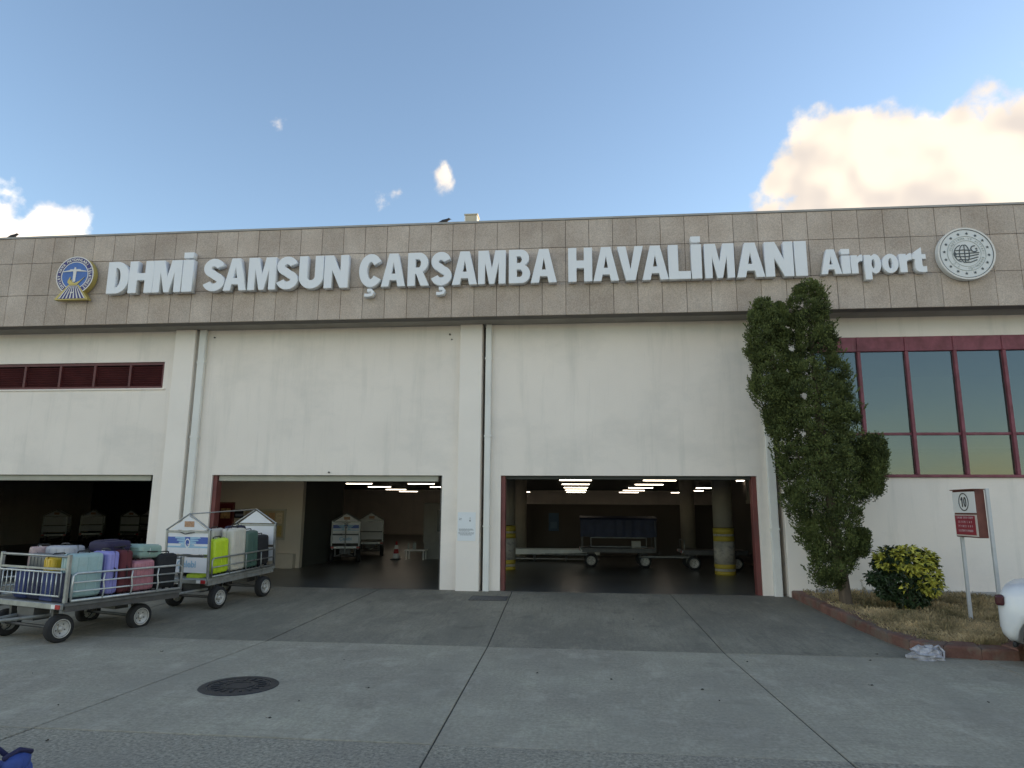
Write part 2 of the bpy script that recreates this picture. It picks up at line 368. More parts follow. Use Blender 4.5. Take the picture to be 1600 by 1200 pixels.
for a, b in ((-9.30,-9.07), (-2.29,-2.06), (4.11,4.39)):
    MB().box(a, b, YW+.302, YW+.34, -.05, 6.35).build('joint_seal', DARKGAP, bld)
# outer shell: end walls, back wall, roof
MB().box(X0, X0+.3, YW+.31, 47, -.1, 8.2).build('end_wall', WALL, bld)
MB().box(X1-.3, X1, YW+.31, 47, -.1, 8.2).build('end_wall', WALL, bld)
MB().box(X0+.31, X1-.31, 46.7, 47, -.1, 8.2).build('back_wall', WALL, bld)
MB().box(X0+.31, X1-.31, YF+.31, 46.69, 7.9, 8.1).build('roof', SOFFIT, bld)
# fascia: backing beam, soffit and single panels in three courses
fas = MB().box(X0, X1, YF+.03, YF+.30, 6.235, 8.45).build('fascia', FASCIA_BACK, bld)
MB().box(X0, X1, YF+.035, YW+.29, 6.42, 6.5).box(X0, X1, YF+.305, YW-.004, 6.228, 6.41).build('soffit', SOFFIT, bld)
MB().box(X0, X1, YF-.02, YF+.34, 8.452, 8.495).build('parapet_cap', mat('parapet_cap', (.36,.35,.33), .8, var=.1), bld)
knots = [(-13,-20.5),(0,-13.75),(8,-9.56),(20,-3.35),(25,-.79),(40,7.11),(44,9.25),(56,15.6)]
def colx(k):
    for (a, xa), (b, xb) in zip(knots, knots[1:]):
        if a <= k <= b: return xa+(xb-xa)*(k-a)/(b-a)
rowz = [(6.225,6.985),(6.985,7.80),(7.80,8.45)]
for k in range(-8, 52):
    a, b = colx(k)+.0045, colx(k+1)-.0045
    for z0, z1 in rowz:
        dy = random.uniform(-.004, .004)
        MB().rbox(a, b, YF+dy, YF+.045, z0+.0045, z1-.0045, .004, 1).build('panel', PANEL, fas)
# pilasters
for a, b in ((-9.74,-9.225), (-2.73,-2.215), (4.31,4.84)):
    MB().rbox(a, b, YW-.13, YW-.002, -.02, 6.226, .008, 1).build('pilaster', PILASTER, bld)
# rainwater downpipes beside them
for a, b in ((-9.145,-8.965), (-2.135,-1.995), (4.02,4.19)):
    p = MB().rbox(a, b, YW-.11, YW-.004, FLOOR-.05, 6.226, .02, 2).build('downpipe', DOWNPIPE, bld)
    for z in (1.6, 3.6, 5.4): MB().box(a-.012, b+.012, YW-.116, YW-.003, z, z+.035).build('bracket', DOWNPIPE, p)
# bay door frames (steel channel) and shutter boxes
def bay_frame(a, b, shutter, left=True):
    if left: MB().rbox(a+.002, a+.10, YW+.05, YW+.28, FLOOR-.02, 2.73, .006, 1).build('door_jamb', REDSTEEL, bld)
    jw, jm = (.10, REDSTEEL) if not shutter else (.04, STEELDK)
    MB().rbox(b-jw, b-.002, YW+.05, YW+.28, FLOOR-.02, 2.73, .006, 1).build('door_jamb', jm, bld)
    if shutter: MB().rbox(a+.11, b-.11, YW+.10, YW+.24, 2.60, 2.73, .01, 1).build('shutter_bar', SHUTTER, bld)
    else: MB().box(a+.11, b-.11, YW+.12, YW+.24, 2.66, 2.73).build('shutter_bar', HALLDARK, bld)
bay_frame(-16.6, -10.04, True); bay_frame(-8.57, -3.10, True); bay_frame(-1.765, 3.81, False)
# louvre band
lv = MB().box(-15.63, -10.03, YW+.14, YW+.2, 4.82, 5.47).build('louvre', mat('louvre_dark', (.03,.015,.015), .9), bld)
fr = MB()
fr.box(-15.625,-10.035, YW+.03, YW+.12, 5.40, 5.467).box(-15.625,-10.035, YW+.03, YW+.12, 4.823, 4.875)
fr.build('frame', MAROON_DK, lv)
lvx = [-15.6,-14.63,-13.70,-12.76,-11.85,-10.92,-10.06]
for x in lvx: MB().box(x-.028, x+.028, YW+.025, YW+.11, 4.877, 5.398).build('mullion', MAROON_DK, lv)
for i in range(6):
    for j in range(9):
        z = 4.90+j*.056
        Mx = T(0, YW+.085, z, 0, R(-38))
        MB().box(lvx[i]+.032, lvx[i+1]-.032, -.028, .028, -.004, .004, Mx).build('slat', MAROON_DK, lv)
MB().rbox(-15.7, -9.96, YW-.03, YW+.02, 4.775, 4.818, .006, 1).build('louvre_sill', WALL, bld)
# window band
win = MB().rbox(5.133, 13.127, YW-.03, YW+.10, 5.452, 5.778, .008, 1).build('window_band', MAROON, bld)
for x in range(9):
    X = 5.13+x
    if 0 < x < 8:
        MB().rbox(X-.034, X+.034, YW-.045, YW+.08, 2.775, 5.45, .006, 1).build('mullion', MAROON, win)
        MB().rbox(X-.03, X+.03, YW-.05, YW-.032, 5.455, 5.775, .005, 1).build('cover_strip', MAROON, win)
    else:
        MB().rbox(X+.003 if x == 0 else X-.06, X+.06 if x == 0 else X-.003, YW-.02, YW+.08, 2.775, 5.45, .006, 1).build('jamb', MAROON, win)
MB().rbox(5.10, 13.16, YW-.05, YW+.10, 2.713, 2.772, .008, 1).build('sill', MAROON, win)
GLASS = glass_mat('tinted_glass', (.40,.43,.39), .10, (.80,.88,.92))
for x in range(8):
    a, b = 5.13+x+.036, 6.13+x-.036
    if x == 0: a += .028
    if x == 7: b -= .028
    MB().rbox(a, b, YW-.01, YW+.06, 3.61, 3.665, .006, 1).build('transom', MAROON, win)
    for z0, z1 in ((2.776,3.608),(3.667,5.449)):
        ang = random.uniform(-.006, .006); an2 = random.uniform(-.008, .008)
        Mx = T((a+b)/2, YW+.035, (z0+z1)/2, ang, an2)
        MB().box(-(b-a)/2, (b-a)/2, -.004, .004, -(z1-z0)/2, (z1-z0)/2, Mx).build('pane', GLASS, win)
# upstairs room behind the window band
ROOM = mat('room_paint', (.55,.53,.46), .9, var=.08)
rm = MB(); rm.box(5.0, 13.4, 21, 21.1, 2.3, 6.2).box(4.9, 5.0, YW+.31, 21, 2.3, 6.2).box(13.3, 13.4, YW+.31, 21, 2.3, 6.2)
rm.box(4.9, 13.4, YW+.31, 21.1, 2.2, 2.3).box(4.9, 13.4, YW+.31, 21.1, 5.95, 6.05)
rm.build('room_lining', ROOM, bld)
MB().prism([(5.3,2.31),(7.6,2.31),(5.9,4.4),(5.3,4.4)], 17.2, 17.5).build('dark_slope_panel', mat('dark_slope_panel', (.06,.055,.045), .9), bld)  # dark sloped panel put in to give the diagonal shape behind the panes
# low plinth along the planted bed
MB().rbox(4.88, 14, YW-.18, YW-.003, -.05, .40, .012, 1).build('plinth', mat('plinth_concrete', (.42,.40,.37), .85, var=.12, vscale=2, fine=.1, dirt=((.2,.18,.15), 2, .52, .6, (1,1,1))), bld)
# small details on the wall: notice plate, screw, hooks
nb = MB().box(-2.70, -2.30, YW-.136, YW-.131, 1.30, 1.92).build('notice_plate', mat('notice_plate', (.74,.78,.80), .6, var=.02), bld)
GREYINK = mat('grey_ink', (.22,.24,.26), .7)
ln = MB()
for z, a, b in ((1.555,-2.67,-2.36),(1.535,-2.67,-2.34),(1.512,-2.66,-2.42),(1.475,-2.68,-2.33),(1.452,-2.67,-2.34),(1.428,-2.64,-2.38)):
    x = a
    while x < b:
        w = random.uniform(.015, .05); ln.box(x, min(b, x+w), YW-.139, YW-.1365, z-.005, z+.005); x += w+.008
ln.build('small_print', GREYINK, nb)
MB().box(-2.67, -2.61, YW-.139, YW-.1365, 1.75, 1.758).box(-2.665,-2.66, YW-.139, YW-.1365, 1.76, 1.80).prism([(-2.66,1.765),(-2.63,1.79),(-2.60,1.785)], YW-.139, YW-.1365).build('pictogram', GREYINK, nb)
MB().lathe([(.018,0),(.018,.0025)], 12, T(-2.425, YW-.1365, 1.735, 0, R(90))).box(-2.43,-2.42, YW-.139, YW-.1365, 1.76, 1.81).build('pictogram', GREYINK, nb)
for x, z, r in ((-5.75, 2.80, .02), (-3.0, 6.02, .022), (-2.95, 5.9, .015), (-8.8, 6.05, .016)):
    MB().lathe([(r,0),(r,.03),(r*.5,.05)], 10, T(x, YW-.001, z, 0, R(90))).build('wall_hook', STEELDK, bld)

# ------------------------------------------------------------------ baggage hall interior
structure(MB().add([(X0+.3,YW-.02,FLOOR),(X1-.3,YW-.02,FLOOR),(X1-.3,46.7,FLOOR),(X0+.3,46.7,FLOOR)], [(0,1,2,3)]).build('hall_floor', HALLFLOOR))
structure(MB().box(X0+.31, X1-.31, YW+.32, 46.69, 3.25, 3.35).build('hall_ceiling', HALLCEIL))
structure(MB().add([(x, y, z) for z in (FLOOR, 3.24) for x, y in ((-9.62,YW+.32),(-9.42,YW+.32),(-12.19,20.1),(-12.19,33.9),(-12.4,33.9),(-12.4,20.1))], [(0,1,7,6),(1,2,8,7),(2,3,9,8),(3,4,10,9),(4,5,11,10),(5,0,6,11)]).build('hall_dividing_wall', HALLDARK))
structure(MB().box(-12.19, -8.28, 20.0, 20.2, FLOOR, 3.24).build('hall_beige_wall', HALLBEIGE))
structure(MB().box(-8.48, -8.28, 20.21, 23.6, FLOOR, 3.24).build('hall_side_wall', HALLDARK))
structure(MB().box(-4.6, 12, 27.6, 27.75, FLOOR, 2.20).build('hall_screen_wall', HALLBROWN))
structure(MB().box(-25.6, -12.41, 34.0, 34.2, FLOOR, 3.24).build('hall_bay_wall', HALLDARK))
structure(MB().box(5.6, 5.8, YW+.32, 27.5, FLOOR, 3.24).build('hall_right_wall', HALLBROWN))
def column(x, y, label, bands=True):
    t = thing('column', label, 'column', (x, y, FLOOR), 'round columns in the baggage hall')
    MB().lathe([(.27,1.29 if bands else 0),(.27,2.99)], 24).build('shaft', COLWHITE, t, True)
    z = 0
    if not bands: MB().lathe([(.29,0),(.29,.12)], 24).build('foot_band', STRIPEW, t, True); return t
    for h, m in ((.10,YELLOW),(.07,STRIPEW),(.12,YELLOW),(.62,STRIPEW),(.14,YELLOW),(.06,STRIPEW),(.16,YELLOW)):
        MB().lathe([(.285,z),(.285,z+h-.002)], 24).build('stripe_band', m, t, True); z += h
    return t
column(4.0, 20.05, 'thick round column with yellow bands near the right red door jamb')
column(-2.2, 20.6, 'round yellow-banded column half hidden behind the left jamb of the right bay')
column(3.97, 26.3, 'shadowed round column behind the low flat cart', False)
column(-2.3, 26.3, 'shadowed round column at the far end of the steel bench', False)
lamp0 = None
def ceiling_light(x, y, ln=1.2):
    global lamp0
    if lamp0 is None:
        t = thing('ceiling_light', 'lit white fluorescent strip light under the dark baggage hall ceiling', 'light', None, 'strip lights in the hall')
        MB().box(-.58, .58, -.05, .05, .035, .09).build('housing', LAMPHOUSE, t)
        MB().box(-.56, .56, -.017, .017, .008, .033).build('tube', LAMPTUBE, t)
        for sx in (-.45, .45): MB().box(sx-.006, sx+.006, -.006, .006, .09, .27).build('hanger', STEELDK, t)
        lamp0 = t
    else: t = copy_tree(lamp0)
    t.matrix_world = Matrix.Translation((x, y, 2.98))
    t['label'] = 'lit white fluorescent strip light under the dark ceiling of the %s bay' % ('middle' if x < -5 else 'right')
LY = (24.2, 28.2, 32.5, 37.0, 41.3)
for y in LY:
    for i, x in enumerate((-14.0,-10.2,-6.6,-3.55,-.15,2.75,5.9,9.0)):
        if x < -12: continue
        if x == -10.2 and y > 27: x = -9.25-.09*(y-28)
        if y > 28.5 and x > 8: continue
        if x == -10.2 or (x == -6.6 and y < 27): continue
        ceiling_light(x+{-.15: -.02*(y-24)/4, 2.75: .03*(y-24)/4}.get(x, 0), y)
for x in (-10.3, -8.2, -6.0): ceiling_light(x, 17.6)  # unseen extra lamps above the lintel, added to brighten the beige wall

# things on the beige wall
dr = thing('hall_door', 'dark red door with small lit pane in the beige wall', 'door', (-10.85, 20, FLOOR))
MB().rbox(-.42, .42, -.07, -.005, 0, 1.86, .01, 1).build('leaf', mat('red_door', (.13,.012,.016), .5, var=.15), dr)
MB().box(-.46, -.425, -.09, -.004, 0, 1.9).box(.425, .46, -.09, -.004, 0, 1.9).box(-.46, .46, -.09, -.004, 1.862, 1.9).build('frame', REDSTEEL, dr)
MB().box(.06, .36, -.078, -.072, 1.42, 1.72).build('pane', mat('lit_pane', (.42,.25,.12), .3, var=.5, vscale=12), dr)
MB().box(.30, .38, -.10, -.072, .9, .93).build('handle', STEEL, dr)
nb2 = thing('notice_board', 'wide framed notice board of warm papers on the beige wall', 'notice board', (-9.43, 20, 0))
MB().box(-.62, .62, -.03, -.005, 1.10, 1.90).build('board', mat('cork_board', (.42,.36,.24), .8, var=.1), nb2)
for a, b, c, d in ((-.66,.66,1.9,1.95),(-.66,.66,1.05,1.1)): MB().box(a, b, -.05, -.004, c, d).build('frame', mat('board_frame', (.45,.44,.36), .6), nb2)
for a, b in ((-.66,-.622),(.622,.66)): MB().box(a, b, -.05, -.004, 1.102, 1.898).build('frame', MATS['board_frame'], nb2)
for i in range(5):
    for j in range(2):
        c = [(.5,.30,.16),(.62,.5,.33),(.36,.25,.2),(.6,.56,.45),(.45,.33,.12)][(i+j*2) % 5]
        MB().box(-.58+i*.235, -.38+i*.235, -.034, -.031, 1.14+j*.38, 1.46+j*.38).build('paper', mat('paper_%d' % ((i+j*2) % 5), c, .8, var=.25, vscale=25), nb2)
eb = thing('electric_cabinet', 'pale low cabinet at the corner of the beige hall wall', 'cabinet', (-8.75, 19.99, FLOOR))
MB().rbox(-.36, .36, -.22, 0, 0, .42, .01, 1).build('case', mat('cabinet_paint', (.55,.52,.44), .6), eb)
MB().box(-.33, -.01, -.228, -.222, .04, .38).build('door_leaf', MATS['cabinet_paint'], eb); MB().box(.01, .33, -.228, -.222, .04, .38).build('door_leaf', MATS['cabinet_paint'], eb)
ds = thing('wall_sign', 'small dark sign beside the red hall door', 'sign', (-10.18, 20, 0))
MB().box(-.2, .1, -.03, -.005, 1.68, 1.92).build('plate', BLACKP, ds); MB().box(-.17, .07, -.034, -.031, 1.72, 1.80).build('strip', mat('sign_strip', (.2,.22,.3), .6), ds)
# back of the hall
bs = thing('blue_wall_sign', 'upright blue sign on the brown screen wall', 'sign', (-1.05, 27.6, 0))
MB().box(-.2, .2, -.04, -.004, 1.15, 1.85).build('plate', mat('sign_blue', (.02,.08,.16), .5), bs); MB().box(-.13, .13, -.046, -.041, 1.25, 1.5).build('print', mat('sign_blue2', (.05,.13,.22), .5), bs)
wb = thing('white_cabinet', 'tall pale cabinet with dark window beside the right jamb of the middle bay', 'cabinet', (-4.95, 24.6, FLOOR))
MB().rbox(-.62, .62, -.25, .25, .55, 1.95, .015, 1).box(-.58, .58, -.22, .22, 0, .55).build('case', mat('white_cabinet', (.30,.29,.27), .6), wb)
MB().box(-.12, .5, -.258, -.252, .95, 1.7).build('window', mat('cabinet_window', (.03,.03,.032), .3), wb)
tb = thing('white_table', 'small white table at the back of the middle bay', 'table', (-5.72, 24.0, FLOOR))
MB().rbox(-.36, .36, -.25, .25, .30, .345, .008, 1).build('tabletop', WHITEP, tb)
for sx in (-.3, .3):
    for sy in (-.2, .2): MB().box(sx-.018, sx+.018, sy-.018, sy+.018, 0, .30).build('leg', WHITEP, tb)
for i, x in enumerate((-.28,-.10,-.04)): MB().lathe([(.03,0),(.03,.16),(.012,.2),(.012,.26)], 10, T(-5.72+x, 24.0, FLOOR+.346)).build('bottle', mat('clear_bottle', (.35,.40,.38), .2), None)['label'] = ''
for i, o in enumerate([o for o in bpy.data.objects if o.name.startswith('bottle')]): tag(o, 'pale bottle standing on the small white table in the hall', 'bottle', 'bottles on the white table')
cn = thing('banded_cone', 'dark cone with two bright white bands beside the white table', 'cone', (-6.38, 23.8, FLOOR))
MB().rbox(-.16, .16, -.16, .16, 0, .035, .008, 1).build('base', BLACKP, cn)
def conez(z): return .13-.1*z/.62
for z0, z1, m, nm in ((.035,.05,BLACKP,'body'),(.05,.21,WHITEP,'band'),(.21,.36,REFLR,'body'),(.36,.50,WHITEP,'band'),(.50,.62,REFLR,'body')):
    MB().lathe([(conez(z0),z0),(conez(z1),z1)], 16).build(nm, m, cn, True)
# steel bench / conveyor
cv = thing('conveyor', 'long low steel conveyor with bright side panel in the right bay', 'conveyor', (-1.0, 24.4, FLOOR))
MB().box(-1.65, 1.6, -.25, .25, .34, .38).build('belt', RUBBER, cv)
MB().rbox(-1.7, 1.65, -.30, -.255, .22, .40, .006, 1).build('side_panel', mat('steel_bright', (.62,.62,.60), .4, .3, var=.08, vscale=5), cv)
MB().rbox(-1.7, 1.65, .255, .30, .22, .40, .006, 1).build('side_panel', MATS['steel_bright'], cv)
MB().path([(-1.7,-.27,.08),(1.65,-.27,.08)], .022, 8).build('rail', MATS['steel_bright'], cv)
for x in (-1.6,-.6,.5,1.55):
    for sy in (-.27, .27): MB().box(x-.02, x+.02, sy-.02, sy+.02, 0, .219).build('leg', STEELDK, cv)

# ------------------------------------------------------------------ fascia lettering
W_ = .255
def poly_r(): return [[(0,0),(0,1),(.40,1)]+arc(.40,.70,.31,.30,90,-60,12)+[(.53,.42),(.76,0),(.47,0),(.30,.36),(.26,.36),(.26,0)], [(.26,.55),(.38,.55)]+arc(.38,.68,.085,.13,-90,90,8)+[(.26,.81)]]
S_pts = arc(.335,.715,.205,.175,12,232,16)+[(.30,.535),(.40,.46)]+arc(.345,.285,.225,.175,52,-168,16)
CED = stroke([(.285,-.105),(.40,-.10),(.455,-.16),(.42,-.235),(.30,-.255),(.20,-.245)], .085)
GL = {
 'D': [[(0,0),(0,1),(.30,1)]+arc(.30,.5,.38,.5,90,-90,20), [(.255,.19),(.29,.19)]+arc(.29,.5,.125,.31,-90,90,14)+[(.255,.81)]],
 'H': [[(0,0),(0,1),(.27,1),(.27,.62),(.53,.62),(.53,1),(.80,1),(.80,0),(.53,0),(.53,.40),(.27,.40),(.27,0)]],
 'M': [[(0,0),(0,1),(.35,1),(.475,.44),(.60,1),(.95,1),(.95,0),(.72,0),(.72,.68),(.56,0),(.39,0),(.23,.68),(.23,0)]],
 'I': [[(0,0),(0,1),(.27,1),(.27,0)]],
 'S': [stroke(S_pts, .235)],
 'A': [[(0,0),(.27,1),(.58,1),(.85,0),(.59,0),(.548,.19),(.302,.19),(.26,0)], [(.345,.38),(.505,.38),(.425,.76)]],
 'U': [stroke([(.13,1),(.13,.6)]+arc(.38,.37,.25,.245,180,360,18)+[(.63,.6),(.63,1)], W_)],
 'N': [[(0,0),(0,1),(.28,1),(.53,.46),(.53,1),(.78,1),(.78,0),(.52,0),(.25,.56),(.25,0)]],
 'C': [stroke(arc(.37,.5,.245,.385,35,325,26), .24)],
 'R': poly_r(),
 'B': [[(0,0),(0,1),(.40,1)]+arc(.40,.755,.265,.245,90,-65,12)+[(.56,.51)]+arc(.42,.275,.285,.275,50,-90,12), [(.255,.18),(.37,.18)]+arc(.37,.295,.085,.115,-90,90,8)+[(.255,.41)], [(.255,.60),(.36,.60)]+arc(.36,.705,.075,.105,-90,90,8)+[(.255,.81)]],
 'V': [[(0,1),(.27,1),(.425,.30),(.58,1),(.85,1),(.58,0),(.27,0)]],
 'L': [[(0,0),(0,1),(.27,1),(.27,.22),(.62,.22),(.62,0)]],
 'i': [[(0,0),(0,.73),(.26,.73),(.26,0)]],
 'r': [[(0,0),(0,.73),(.24,.73),(.24,.60)]+[(.30,.70),(.38,.75),(.45,.75),(.45,.50),(.36,.50),(.29,.46),(.26,.40),(.26,0)]],
 'p': [[(0,-.26),(0,.73),(.23,.73),(.23,.66)]+arc(.40,.365,.22,.39,100,-100,18)+[(.25,.06),(.25,-.26)], arc(.335,.365,.075,.20,0,360,16)[:-1]],
 'o': [arc(.31,.365,.31,.385,0,360,28)[:-1], arc(.31,.365,.085,.22,0,360,20)[:-1]],
 't': [[(.08,.52),(0,.52),(0,.70),(.08,.70),(.10,.82),(.33,.98),(.33,.70),(.47,.70),(.47,.52),(.33,.52),(.33,.26),(.37,.20),(.48,.21),(.48,.0),(.36,-.02),(.20,0),(.10,.08),(.08,.2)]],
}
DOT = {'I': [(0,1.065),(0,1.235),(.25,1.235),(.25,1.065)], 'i': [(0,.80),(0,1.0),(.26,1.0),(.26,.80)]}
order = ['first','second','third','fourth','fifth','sixth','seventh','eighth','ninth','tenth']
def sign_letter(ch, x0, x1, zb, cap, word, idx, gname, dep=.15):
    base = ch[0]; loops = GL[base]
    if base in 'ir' and word == 'Airport' and base == 'i': pass
    w = max(p[0] for lp in loops for p in lp); mn = min(p[0] for lp in loops for p in lp)
    sx = (x1-x0)/(w-mn)
    fit = lambda lp: [((p[0]-mn)*sx, p[1]*cap) for p in lp]
    me = shape_mesh('sign_letter', [fit(lp) for lp in loops], dep, LETTER, .004)
    o = link('sign_letter', me); o.location = (x0, YF-.03-dep/2, zb)
    names = {'I.': 'İ', 'C,': 'Ç', 'S,': 'Ş'}
    tag(o, 'pale grey raised letter %s, %s letter of %s on the fascia' % (names.get(ch, base), order[idx], word), 'letter', gname)
    if ch in ('I.', 'i'):
        d = link('dot', shape_mesh('dot', [fit(DOT[base])], dep, LETTER, .004), o)
    if ch.endswith(','):
        link('cedilla', shape_mesh('cedilla', [fit(CED)], dep, LETTER, .004), o)
    for fx in (.3, .7):      # stand-off pins into the fascia
        MB().box((x1-x0)*fx-.012, (x1-x0)*fx+.012, dep/2-.002, dep/2+.05, cap*.1, cap*.1+.03).build('fixing_pin', STEELDK, o)
WORDS = [('DHMİ', [('D',-11.07,-10.54),('H',-10.53,-9.93),('M',-9.92,-9.23),('I.',-9.20,-8.95)]),
 ('SAMSUN', [('S',-8.68,-8.17),('A',-8.18,-7.63),('M',-7.59,-6.93),('S',-6.90,-6.40),('U',-6.37,-5.80),('N',-5.77,-5.21)]),
 ('ÇARŞAMBA', [('C,',-4.95,-4.45),('A',-4.43,-3.88),('R',-3.82,-3.33),('S,',-3.28,-2.82),('A',-2.80,-2.24),('M',-2.21,-1.60),('B',-1.52,-1.05),('A',-1.03,-.46)]),
 ('HAVALİMANI', [('H',-.20,.32),('A',.35,.90),('V',.88,1.43),('A',1.41,1.97),('L',1.98,2.44),('I.',2.47,2.68),('M',2.75,3.37),('A',3.42,4.0),('N',4.02,4.60),('I',4.64,4.88)]),
 ('Airport', [('A',5.17,5.585),('i',5.60,5.765),('r',5.79,6.02),('p',6.06,6.39),('o',6.42,6.74),('r',6.77,7.01),('t',7.03,7.30)])]
for word, ls in WORDS:
    for i, (c, a, b) in enumerate(ls):
        if word == 'Airport': sign_letter(c, a, b, 6.955, .545, word, i, 'raised letters of the word Airport', .13)
        else: sign_letter(c, a, b, 6.925, .775, word, i, 'raised capital letters on the fascia')

# ------------------------------------------------------------------ emblems
GOLD = mat('emblem_gold', (.50,.40,.13), .45, .2, var=.1)
NAVY = mat('emblem_navy', (.030,.030,.17), .5, var=.1)
SKYB = mat('emblem_blue', (.03,.14,.42), .5, var=.15, vscale=4)
CREAM = mat('emblem_white', (.72,.70,.66), .5, var=.03)
em = thing('winged_emblem', 'round blue and gold authority emblem with striped base, left of the lettering', 'emblem', (-11.91, YF-.16, 7.395))
gd = MB().lathe([(.475,0),(.475,.14)], 48, T(0,.12,0,0,R(90))).build('rim', GOLD, em)
def disc(r0, r1, y, m, name, par, n=48):
    loops = [arc(0,0,r1,r1,0,360,n)[:-1]]+([arc(0,0,r0,r0,0,360,n)[:-1]] if r0 else [])
    o = link(name, shape_mesh(name, loops, .008, m), par); o.location = (0, y, 0); return o
disc(.45, .475, -.026, CREAM, 'edge_ring', em); disc(.345, .448, -.025, NAVY, 'text_ring', em); disc(.325, .345, -.026, CREAM, 'inner_ring', em); disc(0, .324, -.024, SKYB, 'field', em)
txt = 'DEVLET HAVA MEYDANLARI İŞLETMESİ'
for i, ch in enumerate(txt):
    if ch == ' ': continue
    a = 232-(i+.5)*(284/len(txt))
    s = link('rim_letter', text_mesh('rim_letter', ch, .085, CREAM, .004, bold=.003), em)
    s.matrix_local = Matrix.Translation((.397*math.cos(R(a)), -.034, .397*math.sin(R(a)))) @ Matrix.Rotation(R(-(a-90)), 4, 'Y') @ Matrix.Translation((0,0,-.03))
# winged figure on flames above a runway trapezoid
MB().prism([(-.035,-.16),(.03,-.16),(.035,.06),(.05,.14),(.02,.165),(.012,.2),(-.018,.2),(-.022,.165),(-.05,.14),(-.035,.06)], -.040,-.029).prism([(.05,.10),(.30,.085),(.29,.105),(.13,.135),(.14,.15),(.04,.15)], -.040,-.029).prism([(-.05,.10),(-.04,.15),(-.13,.15),(-.12,.135),(-.29,.105),(-.30,.085)], -.040,-.029).build('winged_figure', CREAM, em)
MB().prism([(-.16,-.17),(-.10,-.235),(.09,-.235),(.17,-.15),(.27,-.05),(.25,-.06),(.15,-.14),(.03,-.19),(-.05,-.16),(-.055,-.10),(-.09,-.14),(-.10,-.03),(-.145,-.12)], -.042,-.031).build('flame', GOLD, em)
MB().prism([(-.445,-.60),(.39,-.60),(.385,-.565),(.13,-.235),(-.13,-.235),(-.435,-.565)], -.032,.10).build('base_plate', GOLD, em)
MB().prism([(-.36,-.575),(.315,-.575),(.11,-.255),(-.11,-.255)], -.040,-.0325).build('base_field', NAVY, em)
for i in range(8):
    t0 = -.105+i*.03; t1 = -.34+i*.0925
    MB().prism([(t1,-.572),(t1+.034,-.572),(t0+.012,-.26),(t0,-.26)], -.046,-.0405).build('runway_stripe', CREAM, em)
MB().prism([(-.05,-.44),(.05,-.44),(.05,-.415),(-.05,-.415)], -.050,-.0465).build('runway_stripe', CREAM, em)

rd = thing('round_emblem', 'round white ministry emblem with ring of stars, right of the lettering', 'emblem', (8.12, YF-.14, 7.33))
DW = mat('roundel_white', (.70,.72,.71), .5, var=.03); DK = mat('roundel_dark', (.07,.09,.10), .6)
MB().lathe([(.57,0),(.57,.12)], 56, T(0,.11,0,0,R(90))).build('disc', DW, rd)
disc(.535, .57, -.016, CREAM, 'rim', rd, 56); disc(.522, .533, -.015, DK, 'rim_line', rd, 56)
disc(.375, .382, -.015, mat('roundel_grey', (.35,.40,.38), .6), 'ring_line', rd, 56); disc(.282, .287, -.015, MATS['roundel_grey'], 'ring_line', rd, 56)
def star(cx, cz, r): return [(cx+(r if k % 2 == 0 else r*.45)*math.sin(k*math.pi/5), cz+(r if k % 2 == 0 else r*.45)*math.cos(k*math.pi/5)) for k in range(10)]
for k in range(16):
    a = math.pi*2*k/16+.1; MB().prism(star(.44*math.sin(a), .44*math.cos(a), .033)[::-1], -.019, -.012).build('star', DK, rd)
txt = 'ULAŞTIRMA VE ALTYAPI BAKANLIĞI · T.C. · '
for i, ch in enumerate(txt):
    if ch in ' ·': continue
    a = 170-(i+.5)*(350/len(txt)); s = link('ring_letter', text_mesh('ring_letter', ch, .062, MATS['roundel_grey'], .003), rd)
    s.matrix_local = Matrix.Translation((.332*math.cos(R(a)), -.018, .332*math.sin(R(a)))) @ Matrix.Rotation(R(-(a-90)), 4, 'Y') @ Matrix.Translation((0,0,-.022))
gl = MB()
for pts in ([(-.15+.30*i/10, .10*math.sin(0), -.09-.05*math.sin(math.pi*i/10)) for i in range(11)],): pass
def ribbon(p, w=.013): return [(x, z) for x, z in stroke(p, w)]
GS = 1.3
rib = [arc(-.04,0,.15,.15,110,250,12), arc(-.03,0,.08,.15,100,260,12), [(-.03,-.15),(-.03,.15)], arc(-.03,0,.07,.15,80,-60,12), [(-.17,.05),(-.05,.06),(.06,.05)], [(-.19,-.005),(0,0),(.19,.01)], [(-.18,-.05),(0,-.055),(.18,-.02)], [(-.13,-.10),(0,-.11),(.17,-.065)], [(-.06,-.15),(.05,-.15),(.15,-.11)], arc(.12,.075,.05,.05,70,330,12)]
for i, p in enumerate(rib):
    link('globe_line', shape_mesh('globe_line', [stroke([(x*GS, y*GS) for x, y in p], .017 if i < 4 else .020)], .006, DK), rd).location = (0, -.016-.0005*i, 0)
link('globe_hub', shape_mesh('globe_hub', [arc(-.235,-.01,.03,.04,0,360,12)[:-1]], .006, DK), rd).location = (0, -.022, 0)
link('crescent_star', shape_mesh('crescent_star', [star(.20,.098,.028)], .006, DK), rd).location = (0, -.017, 0)

